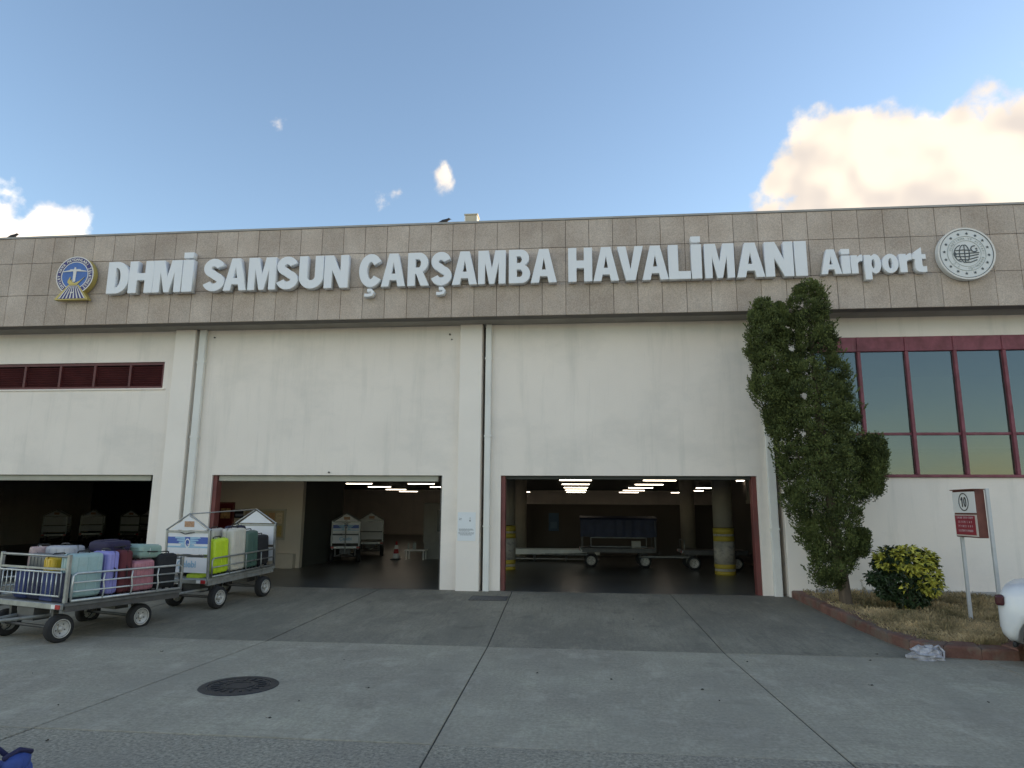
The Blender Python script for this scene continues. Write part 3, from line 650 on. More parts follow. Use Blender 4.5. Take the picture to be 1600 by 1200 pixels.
# ------------------------------------------------------------------ baggage carts
# cart frame: origin under the middle of the front end, +y to the rear, +x to the cart's right seen from the front
BED = .58
def wheel(par, x, y, r=.205, side=1):
    Mx = T(x, y, r) @ Matrix.Rotation(R(90)*side, 4, 'Y')
    w = MB().lathe([(.115,-.065),(r-.03,-.07),(r-.008,-.055),(r,-.03),(r,.03),(r-.008,.055),(r-.03,.07),(.115,.065)], 28, Mx, False).build('wheel', RUBBER, par, True)
    MB().lathe([(.04,.03),(.105,.045),(.128,.074),(.136,.073),(.136,-.06)], 24, Mx, False).build('rim', RIM, w, True)
    MB().lathe([(.03,.0),(.042,.055),(.03,.07),(.001,.072)], 14, Mx).build('hub', RIM, w, True)
    for k in range(5):
        a = 2*math.pi*k/5; MB().lathe([(.011,0),(.011,.016),(.004,.018)], 8, Mx @ T(.07*math.cos(a), .07*math.sin(a), .028)).build('wheel_nut', STEELDK, w)
    return w
def cart_chassis(t, W, Ln, tow_up=False, deck=BEDST, ax=None, inset=.02):
    h = W/2
    MB().rbox(-h, h, 0, Ln, BED-.05, BED, .006, 1).build('deck', deck, t)
    MB().box(-h+.02, -h+.08, .03, Ln-.03, BED-.13, BED-.052).box(h-.08, h-.02, .03, Ln-.03, BED-.13, BED-.052).box(-h+.082, h-.082, .5, .56, BED-.12, BED-.052).box(-h+.082, h-.082, Ln-.6, Ln-.54, BED-.12, BED-.052).build('chassis_rail', STEELDK if deck is not BEDST else BEDST, t)
    for y in ax or (.30, Ln-.36):
        MB().path([(-h+inset, y, .205), (h-inset, y, .205)], .025, 8).box(-.2, .2, y-.12, y+.12, .30, BED-.052).box(-h+inset+.10,-h+inset+.16, y-.04, y+.04, .205, BED-.052).box(h-inset-.16, h-inset-.10, y-.04, y+.04, .205, BED-.052).build('axle', STEELDK, t)
        wheel(t, h-inset, y, side=1); wheel(t, -h+inset, y, side=-1)
    MB().rbox(-h, h, -.05, -.002, BED-.09, BED-.005, .008, 1).build('bumper_beam', STEEL, t)
    for s in (-1, 1):
        MB().rbox(s*h-.11 if s > 0 else s*h, s*h if s > 0 else s*h+.11, -.065, -.051, BED-.08, BED-.015, .006, 1).build('reflector', REFLR, t)
        MB().box(s*(h-.16)-.045, s*(h-.16)+.045, -.058, -.0505, BED-.075, BED-.02).build('marker_plate', WHITEP, t)
    if tow_up:
        tb = MB().path([(0,-.12,.30),(0,-.16,1.35)], .022, 8).path([(-.3,-.05,.24),(0,-.12,.34),(.3,-.05,.24)], .02, 8).build('tow_bar', STEEL, t)
        MB().path([(.07*math.cos(a*math.pi/6), -.16, 1.42+.07*math.sin(a*math.pi/6)) for a in range(12)], .014, 6, closed=True).build('tow_eye', STEEL, tb)
    else:
        tb = MB().path([(-.3,.25,.36),(0,-.75,.34)], .026, 8).path([(.3,.25,.36),(0,-.75,.34)], .026, 8).path([(0,-.74,.34),(0,-1.15,.34)], .03, 8).build('tow_bar', BEDST, t)
        MB().path([(.06*math.cos(a*math.pi/6), -1.21+.06*math.sin(a*math.pi/6), .34) for a in range(12)], .016, 6, closed=True).build('tow_eye', STEEL, tb)
    MB().path([(0,Ln-.05,.42),(0,Ln+.16,.42)], .03, 8).box(-.05,.05, Ln+.12, Ln+.17, .38, .46).build('hitch', STEELDK, t)
def side_gate(t, W, Ln, s, z0=BED+.03, z1=BED+.42, mids=2, y0=.08, y1=None, name='side_gate', m=STEELP, bent=True):
    x = s*(W/2+.015); y1 = y1 or Ln-.06
    g_ = MB().path([(x,y0,z0),(x,y0,z1-.03),(x,y0+.05,z1),(x,y1-.05,z1),(x,y1,z1-.03),(x,y1,z0)], .017, 8).path([(x,y0,z0),(x,y1,z0)], .02, 8).build(name, m, t, True)
    for k in range(mids):
        z = z0+(z1-z0)*(k+1)/(mids+1); MB().path([(x,y0+.02,z),(x,y1-.02,z)], .013, 8).build('rail', m, g_, True)
    n = 3
    for k in range(n):
        y = y0+(y1-y0)*(k+1)/(n+1); b = .02 if bent else 0
        MB().path([(x+s*.02,y,z0),(x+s*.02,y+b,(z0*2+z1)/3),(x+s*.02,y-b*.3,(z0+z1*2)/3),(x+s*.02,y+b*.4,z1-.02)], .012, 8).build('upright', m, g_, True)
def open_cart(Mx, label):
    W, Ln = 1.70, 2.05
    t = thing('baggage_cart', label, 'baggage cart', Mx)
    cart_chassis(t, W, Ln, deck=BEDDK, ax=(.10, 1.42), inset=.21)
    h = W/2
    for y in (.02, Ln-.02):
        for s in (-1, 1): MB().rbox(s*(h-.028)-.028, s*(h-.028)+.028, y-.02 if y < 1 else y-.03, y+.03 if y < 1 else y+.02, BED+.002, BED+.70 if y < 1 else BED+.56, .006, 1).build('corner_post', STEEL, t)
        zt = BED+.70 if y < 1 else BED+.56
        MB().path([(-h+.06,y,zt-.03),(h-.06,y,zt-.03)], .02, 8).build('end_rail', STEEL, t, True)
    # front guard: frame with upright bars
    fg = MB().path([(-h+.08,-.03,BED+.10),(h-.09,-.03,BED+.10),(h-.09,-.03,BED+.44),(-h+.08,-.03,BED+.44)], .014, 8, closed=True).build('front_guard', STEELP, t, True)
    for k in range(1, 14):
        x = -h+.08+(W-.17)*k/14; MB().path([(x,-.03,BED+.105),(x,-.03,BED+.435)], .009, 6).build('bar', STEELP, fg, True)
    MB().box(-h+.06, h-.06, .0, .03, BED+.47, BED+.50).build('guard_bar', STEEL, t)
    side_gate(t, W, Ln, 1); side_gate(t, W, Ln, -1)
    return t
def gable_cart(Mx, label, tow_up=False, livery=True, mids=1, group=None):
    W, Ln = 1.02, 2.0; h = W/2; EV, AP = 1.46, 1.76
    t = thing('baggage_cart', label, 'baggage cart', Mx, group)
    cart_chassis(t, W, Ln, tow_up)
    for y in (.02, Ln-.02):
        f = MB()
        for s in (-1, 1): f.rbox(s*(h-.02)-.022, s*(h-.02)+.022, y-.022, y+.022, BED+.001, EV, .005, 1)
        f.box(-h+.044, h-.044, y-.018, y+.018, EV-.05, EV-.01)
        f.path([(-h-.01,y,EV),(0,y,AP),(h+.01,y,EV)], .017, 8)
        e = f.build('end_frame', STEEL, t)
        MB().prism([(-h+.09,EV+.005),(h-.09,EV+.005),(0,AP-.035)], y-.006, y+.006).build('gable_panel', PANELW, e)
        for z0, z1, nm in ((BED+.10,BED+.38,'lower_panel'),(BED+.44,EV-.055,'upper_panel')): MB().box(-h+.046, h-.046, y-.008, y+.008, z0, z1).build(nm, PANELW, e)
        MB().box(-h+.045, h-.045, y-.014, y+.014, BED+.395, BED+.425).build('cross_bar', STEELDK, e)
        if y < 1:
            MB().box(-.09, .13, y-.012, y-.0065, EV+.06, EV+.165).build('paper_notice', ORANGEP, e)
            MB().path([(-.16,y-.022,EV-.04),(-.05,y-.03,EV-.07),(.06,y-.03,EV-.05),(.16,y-.022,EV-.035)], .009, 6).build('cable', STEELDK, e)
            if livery:
                zu = BED+.44
                MB().box(-h+.05, h-.05, y-.0105, y-.0085, zu+.19, zu+.315).build('blue_stripe', BLUE, e)
                MB().box(-h+.05, h-.05, y-.0105, y-.0085, zu+.115, zu+.145).build('blue_stripe', LBLUE, e)
                for s in (-1, 1):
                    for q in range(4):
                        a = .30-q*.045; z = zu+.29-q*.045
                        pl = [(.06,z-.02),(a,z),(a-.02,z+.024),(.06,z+.024)]
                        if s < 0: pl = [(-x, zz) for x, zz in pl][::-1]
                        MB().prism(pl, y-.013, y-.011).build('wing_mark', LBLUE, e)
                link('ring_mark', shape_mesh('ring_mark', [arc(0,0,.06,.085,0,360,24)[:-1], arc(0,0,.045,.066,0,360,24)[:-1]], .002, WHITEP), e).location = (0, y-.0135, zu+.20)
                link('initial_mark', shape_mesh('initial_mark', [stroke(arc(0,0,.022,.04,40,320,14), .016)], .002, BLUE), e).location = (0, y-.0155, zu+.20)
                link('name_mark', text_mesh('name_mark', 'Çelebi', .17, LBLUE, .002, bold=.004), e).location = (0, y-.011, BED+.20)
    MB().path([(0,.02,AP),(0,Ln-.02,AP)], .012, 6).build('ridge_bar', STEEL, t, True)
    side_gate(t, W, Ln, 1, mids=mids, z1=BED+.36, m=STEEL, bent=False); side_gate(t, W, Ln, -1, mids=mids, z1=BED+.36, m=STEEL, bent=False)
    return t
MA = T(-8.388, 10.02, 0, R(-18.7)) 
MBm = T(-7.37, 12.55, .104, R(-11.5)) @ Matrix.Rotation(math.atan(.048), 4, 'X')
cartA = open_cart(MA, 'open steel baggage cart with barred front guard, loaded with mixed suitcases')
cartB = gable_cart(MBm, 'gabled baggage cart with blue winged panel, lime and cream cases aboard')
gable_cart(T(-7.70, 22.3, FLOOR, R(18)) @ Matrix.Scale(.9, 4), 'gabled baggage cart with raised tow bar and blue stripe inside the middle bay', tow_up=True)
gable_cart(T(-7.75, 25.2, FLOOR, R(17)) @ Matrix.Scale(.9, 4), 'plain white gabled baggage cart behind the striped one in the middle bay', livery=False)
gable_cart(T(-23.3, 28.8, FLOOR, R(33)) @ Matrix.Scale(.9, 4), 'dim white gabled cart in the dark left bay, behind the grey suitcase', livery=False)
gable_cart(T(-22.75, 30.4, FLOOR, R(33)) @ Matrix.Scale(.9, 4), 'dim gabled cart half hidden behind another in the dark left bay', livery=False)
gable_cart(T(-21.0, 30.6, FLOOR, R(8)) @ Matrix.Scale(.9, 4), 'dim gabled cart beside the green panel in the dark left bay', livery=False)
gp = thing('green_panel', 'dark green framed panel on the wall of the left bay', 'panel', (-20.6, 34.0, 0))
MB().box(-.62, .62, -.05, -.004, .6, 2.2).build('frame', mat('green_frame', (.10,.12,.10), .7), gp); MB().box(-.32, .32, -.06, -.051, .85, 1.9).build('inset', mat('green_inset', (.01,.04,.03), .6), gp)
# dark tarpaulin cart standing sideways in the right bay
tc_ = thing('covered_cart', 'dark baggage cart with navy tarpaulin top standing sideways in the right bay', 'baggage cart', T(0.02, 22.35, FLOOR, R(-90)))
cart_chassis(tc_, 1.05, 2.3, deck=STEELDK)
TARP = mat('navy_tarpaulin', (.012,.018,.05), .6, var=.25, vscale=5)
for y in (.03, 2.27):
    for x in (-.5, .5): MB().box(x-.02, x+.02, y-.02, y+.02, BED+.001, 1.42).build('post', STEELDK, tc_)
tp = MB(); npt = 26
for side in (-.53, .53):
    row = []
    for k in range(npt+1):
        y = 2.34*k/npt-.02; row.append((side+.018*math.sin(k*1.9)*(1 if side > 0 else -1), y))
    vs = [(x,y,1.46) for x, y in row]+[(x*1.0+.01*math.sin(i*2.3),y,.92+.012*math.sin(i*1.3)) for i, (x, y) in enumerate(row)]
    tp.add(vs, [(i, i+1, npt+2+i, npt+1+i) for i in range(npt)])
tp.build('tarpaulin_curtain', TARP, tc_, True)
MB().prism([(-.56,1.45),(.56,1.45),(.5,1.50),(0,1.56),(-.5,1.50)], -.04, 2.34).build('tarpaulin_roof', TARP, tc_)
MB().path([(.54,.3,.90),(.54,2.0,.90)], .016, 6).path([(.54,.3,BED+.05),(.54,2.0,BED+.05)], .016, 6).path([(.54,.3,.90),(.54,.3,BED+.05)], .014, 6).path([(.54,2.0,.90),(.54,2.0,BED+.05)], .014, 6).build('side_gate', STEEL, tc_)
bxs = thing('cargo_box', 'pale box standing on the covered cart', 'box', T(1.72, 22.05, FLOOR+BED, 0))
MB().rbox(-.14, .14, -.12, .12, 0.001, .22, .01, 1).build('case', mat('pale_box', (.4,.38,.34), .7), bxs); MB().box(-.145, .145, -.02, .02, .221, .224).build('tape', mat('tape', (.3,.22,.12), .4), bxs)
# low flat cart
fc = thing('flat_cart', 'low empty flat cart partly behind the yellow-banded column', 'baggage cart', T(3.05, 21.75, FLOOR, R(-90)))
cart_chassis(fc, .95, 1.9, deck=STEELDK)
MB().path([(-.45,.04,BED),(-.45,.04,BED+.28),(.45,.04,BED+.28),(.45,.04,BED)], .018, 8).build('end_rail', STEEL, fc, True)

# ------------------------------------------------------------------ suitcases
kids_count = []
def suitcase(Mx, w, th, h, col, label, ribs=0, rough=.38, cat='suitcase', handle=True, wheels=True, soft=False, strap=None):
    t = thing('suitcase', label, cat, Mx, 'luggage on the carts')
    nm = 'case_%02d_%02d_%02d' % tuple(int(c*99) for c in col)
    m = mat(nm, col, .8 if soft else rough, var=.09 if not soft else .22, vscale=5, fine=.06, fscale=30, bump=.3 if soft else .05, bscale=160 if soft else 60, dirt=[(tuple(min(.6, c*.55+.04) for c in col), 7, .58, .45, (1,1,.5)), (tuple(min(.8, c*1.3+.05) for c in col), 22, .66, .5, (.4,1,2))])
    nz_ = len(kids_count)*1.7; kids_count.append(1)
    t.matrix_world = t.matrix_world @ Matrix.Rotation(R(1.6*math.sin(nz_*2.1)), 4, 'Y') @ Matrix.Rotation(R(3*math.sin(nz_*1.3)), 4, 'Z')
    z0 = .05 if wheels else .002
    MB().rbox(-w/2, w/2, -th/2, th/2, z0, h, min(.06, th*.28), 3).build('shell', m, t, True)
    band = mat(nm+'_band', tuple(c*.45 for c in col), .6)
    MB().rbox(-w/2-.003, w/2+.003, -.008, .008, z0-.003, h+.003, .0075, 1).build('zip_band', band, t)
    if soft and h > .35:
        for s_ in (-1, 1): MB().rbox(-w*.38, w*.38, s_*th/2-.014, s_*th/2+.014, z0+h*.12, z0+h*.5, .012, 2).build('pocket', m, t, True)
    if not soft and not ribs and h > .4: ribs = 3
    if ribs:
        rb = MB()
        for k in range(ribs):
            x = -w/2+w*(k+.7)/(ribs+.4)
            for s in (-1, 1): rb.rbox(x-.012, x+.012, s*th/2-.007, s*th/2+.007, z0+.05, h-.05, .005, 1)
        rb.build('ribbing', m, t)['kind'] = 'stuff'
        for s in (-1, 1):
            MB().rbox(s*w/2-.006, s*w/2+.006, -th*.3, -th*.18, z0+.05, h-.05, .004, 1).rbox(s*w/2-.006, s*w/2+.006, th*.18, th*.3, z0+.05, h-.05, .004, 1).build('ribbing', m, t)['kind'] = 'stuff'
    if handle:
        MB().path([(-.09,0,h-.004),(-.09,0,h+.022),(-.07,0,h+.032),(.07,0,h+.032),(.09,0,h+.022),(.09,0,h-.004)], .011, 8).build('handle', BLACKP, t, True)
        if len(kids_count) % 3 != 1: MB().box(-.05, -.046, -th*.2, -th*.2+.10, h-.085, h+.01).build('luggage_tag', WHITEP, t)
        MB().path([(w/2-.002,0,h*.42),(w/2+.026,0,h*.44),(w/2+.026,0,h*.62),(w/2-.002,0,h*.64)], .010, 6).build('side_handle', BLACKP, t, True)
    if wheels:
        for sx in (-1, 1):
            for sy in (-1, 1): MB().lathe([(.028,-.014),(.03,0),(.028,.014)], 12, T(sx*(w/2-.06), sy*(th/2-.05), .03) @ Matrix.Rotation(R(90), 4, 'Y')).build('wheel', BLACKP, t)
    if strap:
        MB().rbox(-.03, .03, -th/2-.006, th/2+.006, z0-.006, h+.006, .005, 1).build('strap', strap, t)
    return t
SA = lambda x, y, rz=90, z=0: MA @ T(x+.125, y, BED+.001+z, R(rz))
SB = lambda x, y, rz=90, z=0: MBm @ T(x, y, BED+.001+z, R(rz))
LAY = Matrix.Rotation(R(90), 4, 'X')      # lay a case flat on its broad side
# cart A, along its near side
suitcase(SA(.50, .36), .52, .29, .70, (.30,.46,.47), 'large pale teal hard suitcase behind the corner post of the open cart')
suitcase(SA(.46, .76, 0), .44, .20, .71, (.25,.25,.58), 'lilac suitcase standing between teal and burgundy ones')
suitcase(SA(.44, 1.00, 0), .44, .22, .72, (.12,.022,.03), 'burgundy suitcase behind the pink ribbed one', soft=True)
suitcase(SA(.54, 1.34, 90), .40, .26, .54, (.44,.18,.22), 'pink ribbed hard suitcase behind the side rail of the open cart', ribs=5)
suitcase(SA(.52, 1.77, 90), .40, .26, .62, (.014,.016,.02), 'black soft suitcase at the rear of the open cart', soft=True)
suitcase(SA(.12, 1.84, 0), .46, .24, .60, (.025,.03,.045), 'dark navy suitcase against the rear rail of the open cart', soft=True)
suitcase(SA(-.40, 1.55, 90), .5, .28, .58, (.04,.03,.045), 'dark plum suitcase on the far side of the open cart')
suitcase(SA(.16, 1.30, 90), .5, .26, .60, (.09,.025,.04), 'wine coloured suitcase in the middle of the open cart', soft=True)
suitcase(SA(.34, 1.45, 95, .70) @ Matrix.Translation((0,0,-.03)) @ LAY @ Matrix.Translation((0,0,-.22)), .46, .22, .50, (.24,.38,.34), 'mint green ribbed suitcase lying across the top of the load', ribs=4, wheels=False)
suitcase(SA(.22, .98, 88, .77) @ LAY @ Matrix.Translation((0,0,-.25)), .42, .17, .50, (.025,.02,.06), 'dark navy holdall lying flat above the burgundy suitcase', soft=True, wheels=False)
suitcase(SA(.13, .24, 90), .34, .24, .66, (.62,.40,.03), 'yellow suitcase with black strap beside the teal one', strap=BLACKP)
suitcase(SA(-.34, .34, 0, .415), .60, .24, .25, (.10,.11,.115), 'dark grey ridged suitcase lying on top of the patterned bags', ribs=6, wheels=False, handle=False)
suitcase(SA(-.36, .64, 0), .60, .30, .78, (.36,.38,.42), 'light grey rounded suitcase rising behind the dark ridged one', rough=.5)
suitcase(SA(-.74, .50, 90), .40, .09, .76, (.46,.33,.33), 'pale pink suitcase at the outer edge of the open cart')
FLORAL = (.03,.05,.16)
for i, x in enumerate((-.48, -.12, .20)):
    suitcase(SA(x, .16 if i < 2 else .075, 0), .34, .22 if i < 2 else .06, .41, FLORAL if i != 1 else (.02,.025,.07), ['blue patterned soft bag low behind the front guard, on the outer side','dark navy soft bag low behind the middle of the front guard','blue patterned soft bag low behind the front guard, by the yellow case'][i], soft=True, wheels=False, handle=False)
suitcase(SA(-.30, 1.05, 90), .5, .28, .68, (.05,.045,.055), 'charcoal suitcase at the far side of the open cart')
suitcase(SA(.50, .075, 0), .30, .07, .42, (.02,.025,.06), 'thin navy bag squeezed behind the near corner post', soft=True, wheels=False, handle=False)
# cart B
suitcase(SB(.33, .42, 90), .42, .26, .70, (.52,.72,.04), 'lime yellow hard suitcase near the front of the gabled cart', ribs=3)
suitcase(SB(.34, .86, 90), .44, .28, .86, (.60,.57,.50), 'large cream hard suitcase in the middle of the gabled cart')
suitcase(SB(.02, .70, 90), .40, .24, .86, (.50,.48,.44), 'cream suitcase half hidden behind the larger cream one')
suitcase(SB(.34, 1.29, 90), .38, .27, .78, (.06,.13,.11), 'dark green hard suitcase beside the cream one')
suitcase(SB(.05, 1.25, 90), .42, .26, .88, (.02,.025,.06), 'tall navy suitcase behind the dark green one', soft=True)
suitcase(SB(.33, 1.68, 90), .36, .27, .66, (.018,.018,.022), 'black soft suitcase at the rear of the gabled cart', soft=True)
suitcase(SB(-.02, 1.68, 90), .36, .26, .58, (.03,.03,.035), 'black suitcase behind another at the rear of the gabled cart', soft=True)
suitcase(SB(-.28, .45, 90), .5, .26, .34, (.02,.02,.025), 'low black bag on the far side of the gabled cart', soft=True, wheels=False, handle=False)
suitcase(SB(.12, .16, 0) @ LAY @ Matrix.Translation((0,0,-.12)), .34, .14, .22, (.45,.6,.05), 'small lime pouch lying by the front of the gabled cart', soft=True, wheels=False, handle=False)

# ------------------------------------------------------------------ planted bed with painted kerb
OUT = [(4.33,15.1),(4.37,14.42),(4.5,12.3),(4.6,11.36),(4.74,10.78),(5.05,10.5),(5.9,10.42),(6.1,10.5),(6.25,10.75),(9.1,15.1)]
INN = [(4.72,15.1),(4.75,14.42),(4.82,12.4),(4.92,11.55),(5.06,11.05),(5.28,10.83),(5.85,10.74),(5.92,10.78),(6.0,10.9),(8.8,15.1)]
KERB = mat('kerb_red_paint', (.17,.068,.052), .8, var=.25, vscale=3, fine=.2, fscale=40, bump=.5, bscale=50, rnd=.12, hue=(.20,.10,.075), dirt=((.16,.13,.10), 3.5, .46, .85, (1,1,1)))
bed = thing('planted_bed', 'dry planted bed edged with a faded red kerb beside the wall', 'planter', (0,0,0))
soil = MB()
def bed_z(x, y): return ramp_z(y)+.105+.02*math.sin(x*3.1)*math.cos(y*2.3)
nr = 26; pts = []
def inner_span(y):       # left and right edge of the bed at distance y
    def at(pl):
        for (xa, ya), (xb, yb) in zip(pl, pl[1:]):
            if min(ya, yb)-1e-6 <= y <= max(ya, yb)+1e-6 and abs(ya-yb) > 1e-6: return xa+(xb-xa)*(y-ya)/(yb-ya)
    l = at(INN[:7]); r = at(INN[6:])
    return (l if l is not None else INN[6][0]-.05), (r if r is not None else INN[6][0]+.03)
for i in range(nr+1):
    y = 10.745+(15.1-10.745)*i/nr; a, b = inner_span(y)
    for k in range(25): x = a-.05+(b-a+.1)*k/24; pts.append((x, y, bed_z(x, y)+random.uniform(-.008,.008)))
soil.add(pts, [(i*25+k, i*25+k+1, i*25+k+26, i*25+k+25) for i in range(nr) for k in range(24)])
SOIL = mat('bed_soil', (.20,.15,.095), .95, var=.35, vscale=2.2, fine=.4, fscale=30, bump=.8, bscale=25, hue=(.16,.14,.08))
soil.build('soil', SOIL, bed, True)
def along(pl, n):
    ls = [math.dist(a, b) for a, b in zip(OUT, OUT[1:])]; tot = sum(ls); res = []
    for i in range(n+1):
        d = tot*i/n; j = 0
        while j < len(ls)-1 and d > ls[j]: d -= ls[j]; j += 1
        f = min(1, d/ls[j]); res.append((pl[j][0]+(pl[j+1][0]-pl[j][0])*f, pl[j][1]+(pl[j+1][1]-pl[j][1])*f))
    return res
NK = 24; oo, ii = along(OUT, NK), along(INN, NK)
for k in range(NK):
    g0, g1 = .005, .005
    lerp = lambda a, b, f: (a[0]+(b[0]-a[0])*f, a[1]+(b[1]-a[1])*f)
    P = [lerp(oo[k],oo[k+1],g0), lerp(oo[k],oo[k+1],1-g1), lerp(ii[k],ii[k+1],1-g1), lerp(ii[k],ii[k+1],g0)]
    dz = random.uniform(-.012,.012); bm = bmesh.new(); vs = []
    for z in (-.05, .155): vs += [bm.verts.new((x, y, (ramp_z(y) if x < 6.2 or y < 10.8 else ramp_z(y))+z+(dz if z > 0 else 0))) for x, y in P]
    for f in ((3,2,1,0),(4,5,6,7),(0,1,5,4),(1,2,6,5),(2,3,7,6),(3,0,4,7)): bm.faces.new([vs[i] for i in f])
    top = [e for e in bm.edges if all(v in vs[4:] for v in e.verts)]
    bmesh.ops.bevel(bm, geom=top, offset=.03, segments=2, profile=.5, affect='EDGES')
    bmesh.ops.recalc_face_normals(bm, faces=bm.faces[:])
    me = bpy.data.meshes.new('kerb_stone'); bm.to_mesh(me); bm.free(); me.materials.append(KERB); link('kerb_stone', me, bed)
# dry grass
gr = MB(); rg = random.Random(3)
def patch(x, y): return .5+.5*math.sin(x*2.7+1.3*math.sin(y*1.9))*math.cos(y*2.1+x)
cnt = 0
for _ in range(34000):
    y = rg.uniform(10.72, 15.05); a, b = inner_span(y); x = rg.uniform(a-.22, b+.05)
    if x < a and rg.random() > .6: continue
    if rg.random() > .35+.65*patch(x, y): continue
    h = rg.uniform(.02, .10)*(1.3 if patch(x, y) > .6 else .7); an = rg.uniform(0, 6.283); ln = rg.uniform(.01, .075); w = rg.uniform(.003, .008)
    z = (bed_z(x, y) if x > a else ramp_z(y)+.15); dx, dy = math.cos(an), math.sin(an)
    gr.add([(x-dy*w, y+dx*w, z-.01), (x+dy*w, y-dx*w, z-.01), (x+dx*ln*.5, y+dy*ln*.5, z+h*.75), (x+dx*ln, y+dy*ln, z+h)], [(0,1,2),(0,2,3)])
GRASS = mat('dry_grass', (.17,.16,.06), .9, var=.4, vscale=2.2, hue=(.56,.42,.24), fine=.35, fscale=60)
go = gr.build('grass', GRASS); tag(go, 'dry straw coloured grass covering the kerbed bed', 'grass', kind='stuff')

# ------------------------------------------------------------------ leaning cypress
TY = 13.75
def row(t): return t
R_MAIN = [(6.47,4.4,4.93),(6.18,4.22,5.0),(5.82,4.18,5.04),(5.53,4.18,5.05),(5.12,4.2,5.16),(4.67,3.93,5.28),(4.16,3.79,5.42),(3.48,3.75,5.43),(3.04,3.8,5.41),(2.5,3.9,5.34),(2.07,3.89,5.29),(1.81,4.04,5.23),(1.6,4.11,5.24),(1.18,4.21,5.18),(.74,4.3,4.97),(.64,4.55,4.86)]
R_LEFT = [(6.19,3.61,3.91),(5.96,3.46,3.98),(5.63,3.38,4.18),(5.19,3.37,4.21),(4.79,3.46,4.32),(4.39,3.38,4.08),(3.99,3.57,4.05),(3.48,3.72,4.02)]
R_MID = [(6.15,3.98,4.14),(5.9,3.92,4.22),(5.4,3.9,4.25)]
R_RIGHT = [(3.42,5.49,5.8),(3.2,5.34,5.89),(2.93,5.29,5.87),(2.61,5.27,5.81),(2.34,5.25,5.71),(2.18,5.18,5.39)]
R_RIGHT2 = [(1.63,5.14,5.39),(1.45,5.07,5.44),(1.27,5.06,5.36),(1.14,5.05,5.15)]
HOLES = [(4.25,5.18,.075),(4.42,4.22,.07),(4.19,5.62,.06),(4.37,3.46,.055),(4.62,2.95,.04),(4.15,4.72,.05)]
def span(rows, z):
    for (za, a, b), (zb, c, d) in zip(rows, rows[1:]):
        if zb <= z <= za: f = (za-z)/(za-zb); return a+(c-a)*f, b+(d-b)*f
def leaf(mb, p, d, n_, L_, W_):
    s = d.cross(n_).normalized(); e = p+d*L_
    mb.add([p, p+d*L_*.45+s*W_+n_*L_*.08, e, p+d*L_*.45-s*W_+n_*L_*.08], [(0,1,2,3)])
rt_ = random.Random(11)
tree = thing('cypress_tree', 'tall leaning dark green cypress with split top against the wall', 'tree', (4.92, TY, ramp_z(TY)+.08)); 
TM = Matrix.Translation((-4.92, -TY, -(ramp_z(TY)+.08)))
crown = MB(); tips = MB()
for rows, nclump in ((R_MAIN, 900), (R_LEFT, 270), (R_MID, 70), (R_RIGHT, 140), (R_RIGHT2, 54)):
    zt, zb = rows[0][0], rows[-1][0]
    for c in range(nclump):
        while True:
            z = rt_.uniform(zb, zt); a, b = span(rows, z)
            if rt_.random() < (b-a)/1.7+.08: break
        rc = rt_.uniform(.07, .19); rc = min(rc, (b-a)*.4)
        xc, hw = (a+b)/2, (b-a)/2; th = rt_.uniform(0, 6.283); q = 1.03-.55*rt_.random()**1.3
        dep = min(.62, hw*.8+.05)
        ctr = Vector((xc+math.cos(th)*(hw-rc*.75)*q, TY+math.sin(th)*dep*q, min(zt-rc*.5, z)))
        outw = Vector((math.cos(th), math.sin(th)*1.0, .25)).normalized()
        for l in range(225):
            dv = Vector((rt_.gauss(0,1), rt_.gauss(0,1), rt_.gauss(0,1.15))).normalized()
            if dv.dot(outw) < -.35: continue
            p = ctr+dv*rc*rt_.uniform(.55,1.05)
            xs, zs = p.x+(TY-p.y)*.32, p.z+(TY-p.y)*.16
            if any((xs-hx)**2+(zs-hz)**2 < hr*hr for hx, hz, hr in HOLES): continue
            d = (dv*.8+Vector((0,0,.75))+Vector((rt_.gauss(0,.4), rt_.gauss(0,.4), rt_.gauss(0,.3)))).normalized()
            n_ = (dv+Vector((rt_.gauss(0,.5), rt_.gauss(0,.5), rt_.gauss(0,.3)))).normalized()
            if abs(n_.dot(d)) > .95: continue
            leaf(tips if (rt_.random() < .24 and dv.dot(outw) > .2) else crown, p, d, n_, rt_.uniform(.028,.060)*(1.25 if l % 9 == 0 else 1), rt_.uniform(.008,.015))
crown.v = [tuple(TM @ Vector(v)) for v in crown.v]; tips.v = [tuple(TM @ Vector(v)) for v in tips.v]
CYP = mat('cypress_foliage', (.045,.066,.022), .75, var=.45, vscale=2.6, hue=(.105,.135,.045), fine=.35, fscale=28, spec=.25)
co = crown.build('crown', CYP, tree); co['kind'] = 'stuff'
for _ in range(90):
    z = rt_.uniform(.8, 6.3); a, b = span(R_MAIN, z); sd = rt_.choice((-1, 1)); x = (b if sd > 0 else a)-sd*.04
    if sd < 0 and z > 3.5: a2 = span(R_LEFT, min(z, 6.18)); x = a2[0]+.04
    p0 = Vector((x, TY+rt_.uniform(-.3,.3), z)); d0 = Vector((sd*.7, rt_.uniform(-.4,.2), 1)).normalized()
    for q in range(16):
        leaf(tips, TM @ (p0+d0*q*.009), (d0+Vector((rt_.gauss(0,.5), rt_.gauss(0,.5), rt_.gauss(0,.3)))).normalized(), Vector((rt_.gauss(0,1), -1, rt_.gauss(0,1))).normalized(), .05, .012)
tips.build('crown_tips', mat('cypress_new_growth', (.07,.10,.03), .7, var=.4, vscale=3.5, hue=(.13,.16,.05), spec=.25), tree)['kind'] = 'stuff'
BARK = mat('bark', (.12,.09,.065), .95, var=.3, vscale=5, bump=.9, bscale=30, stretch=(4,4,.6))
z0 = ramp_z(TY)+.05
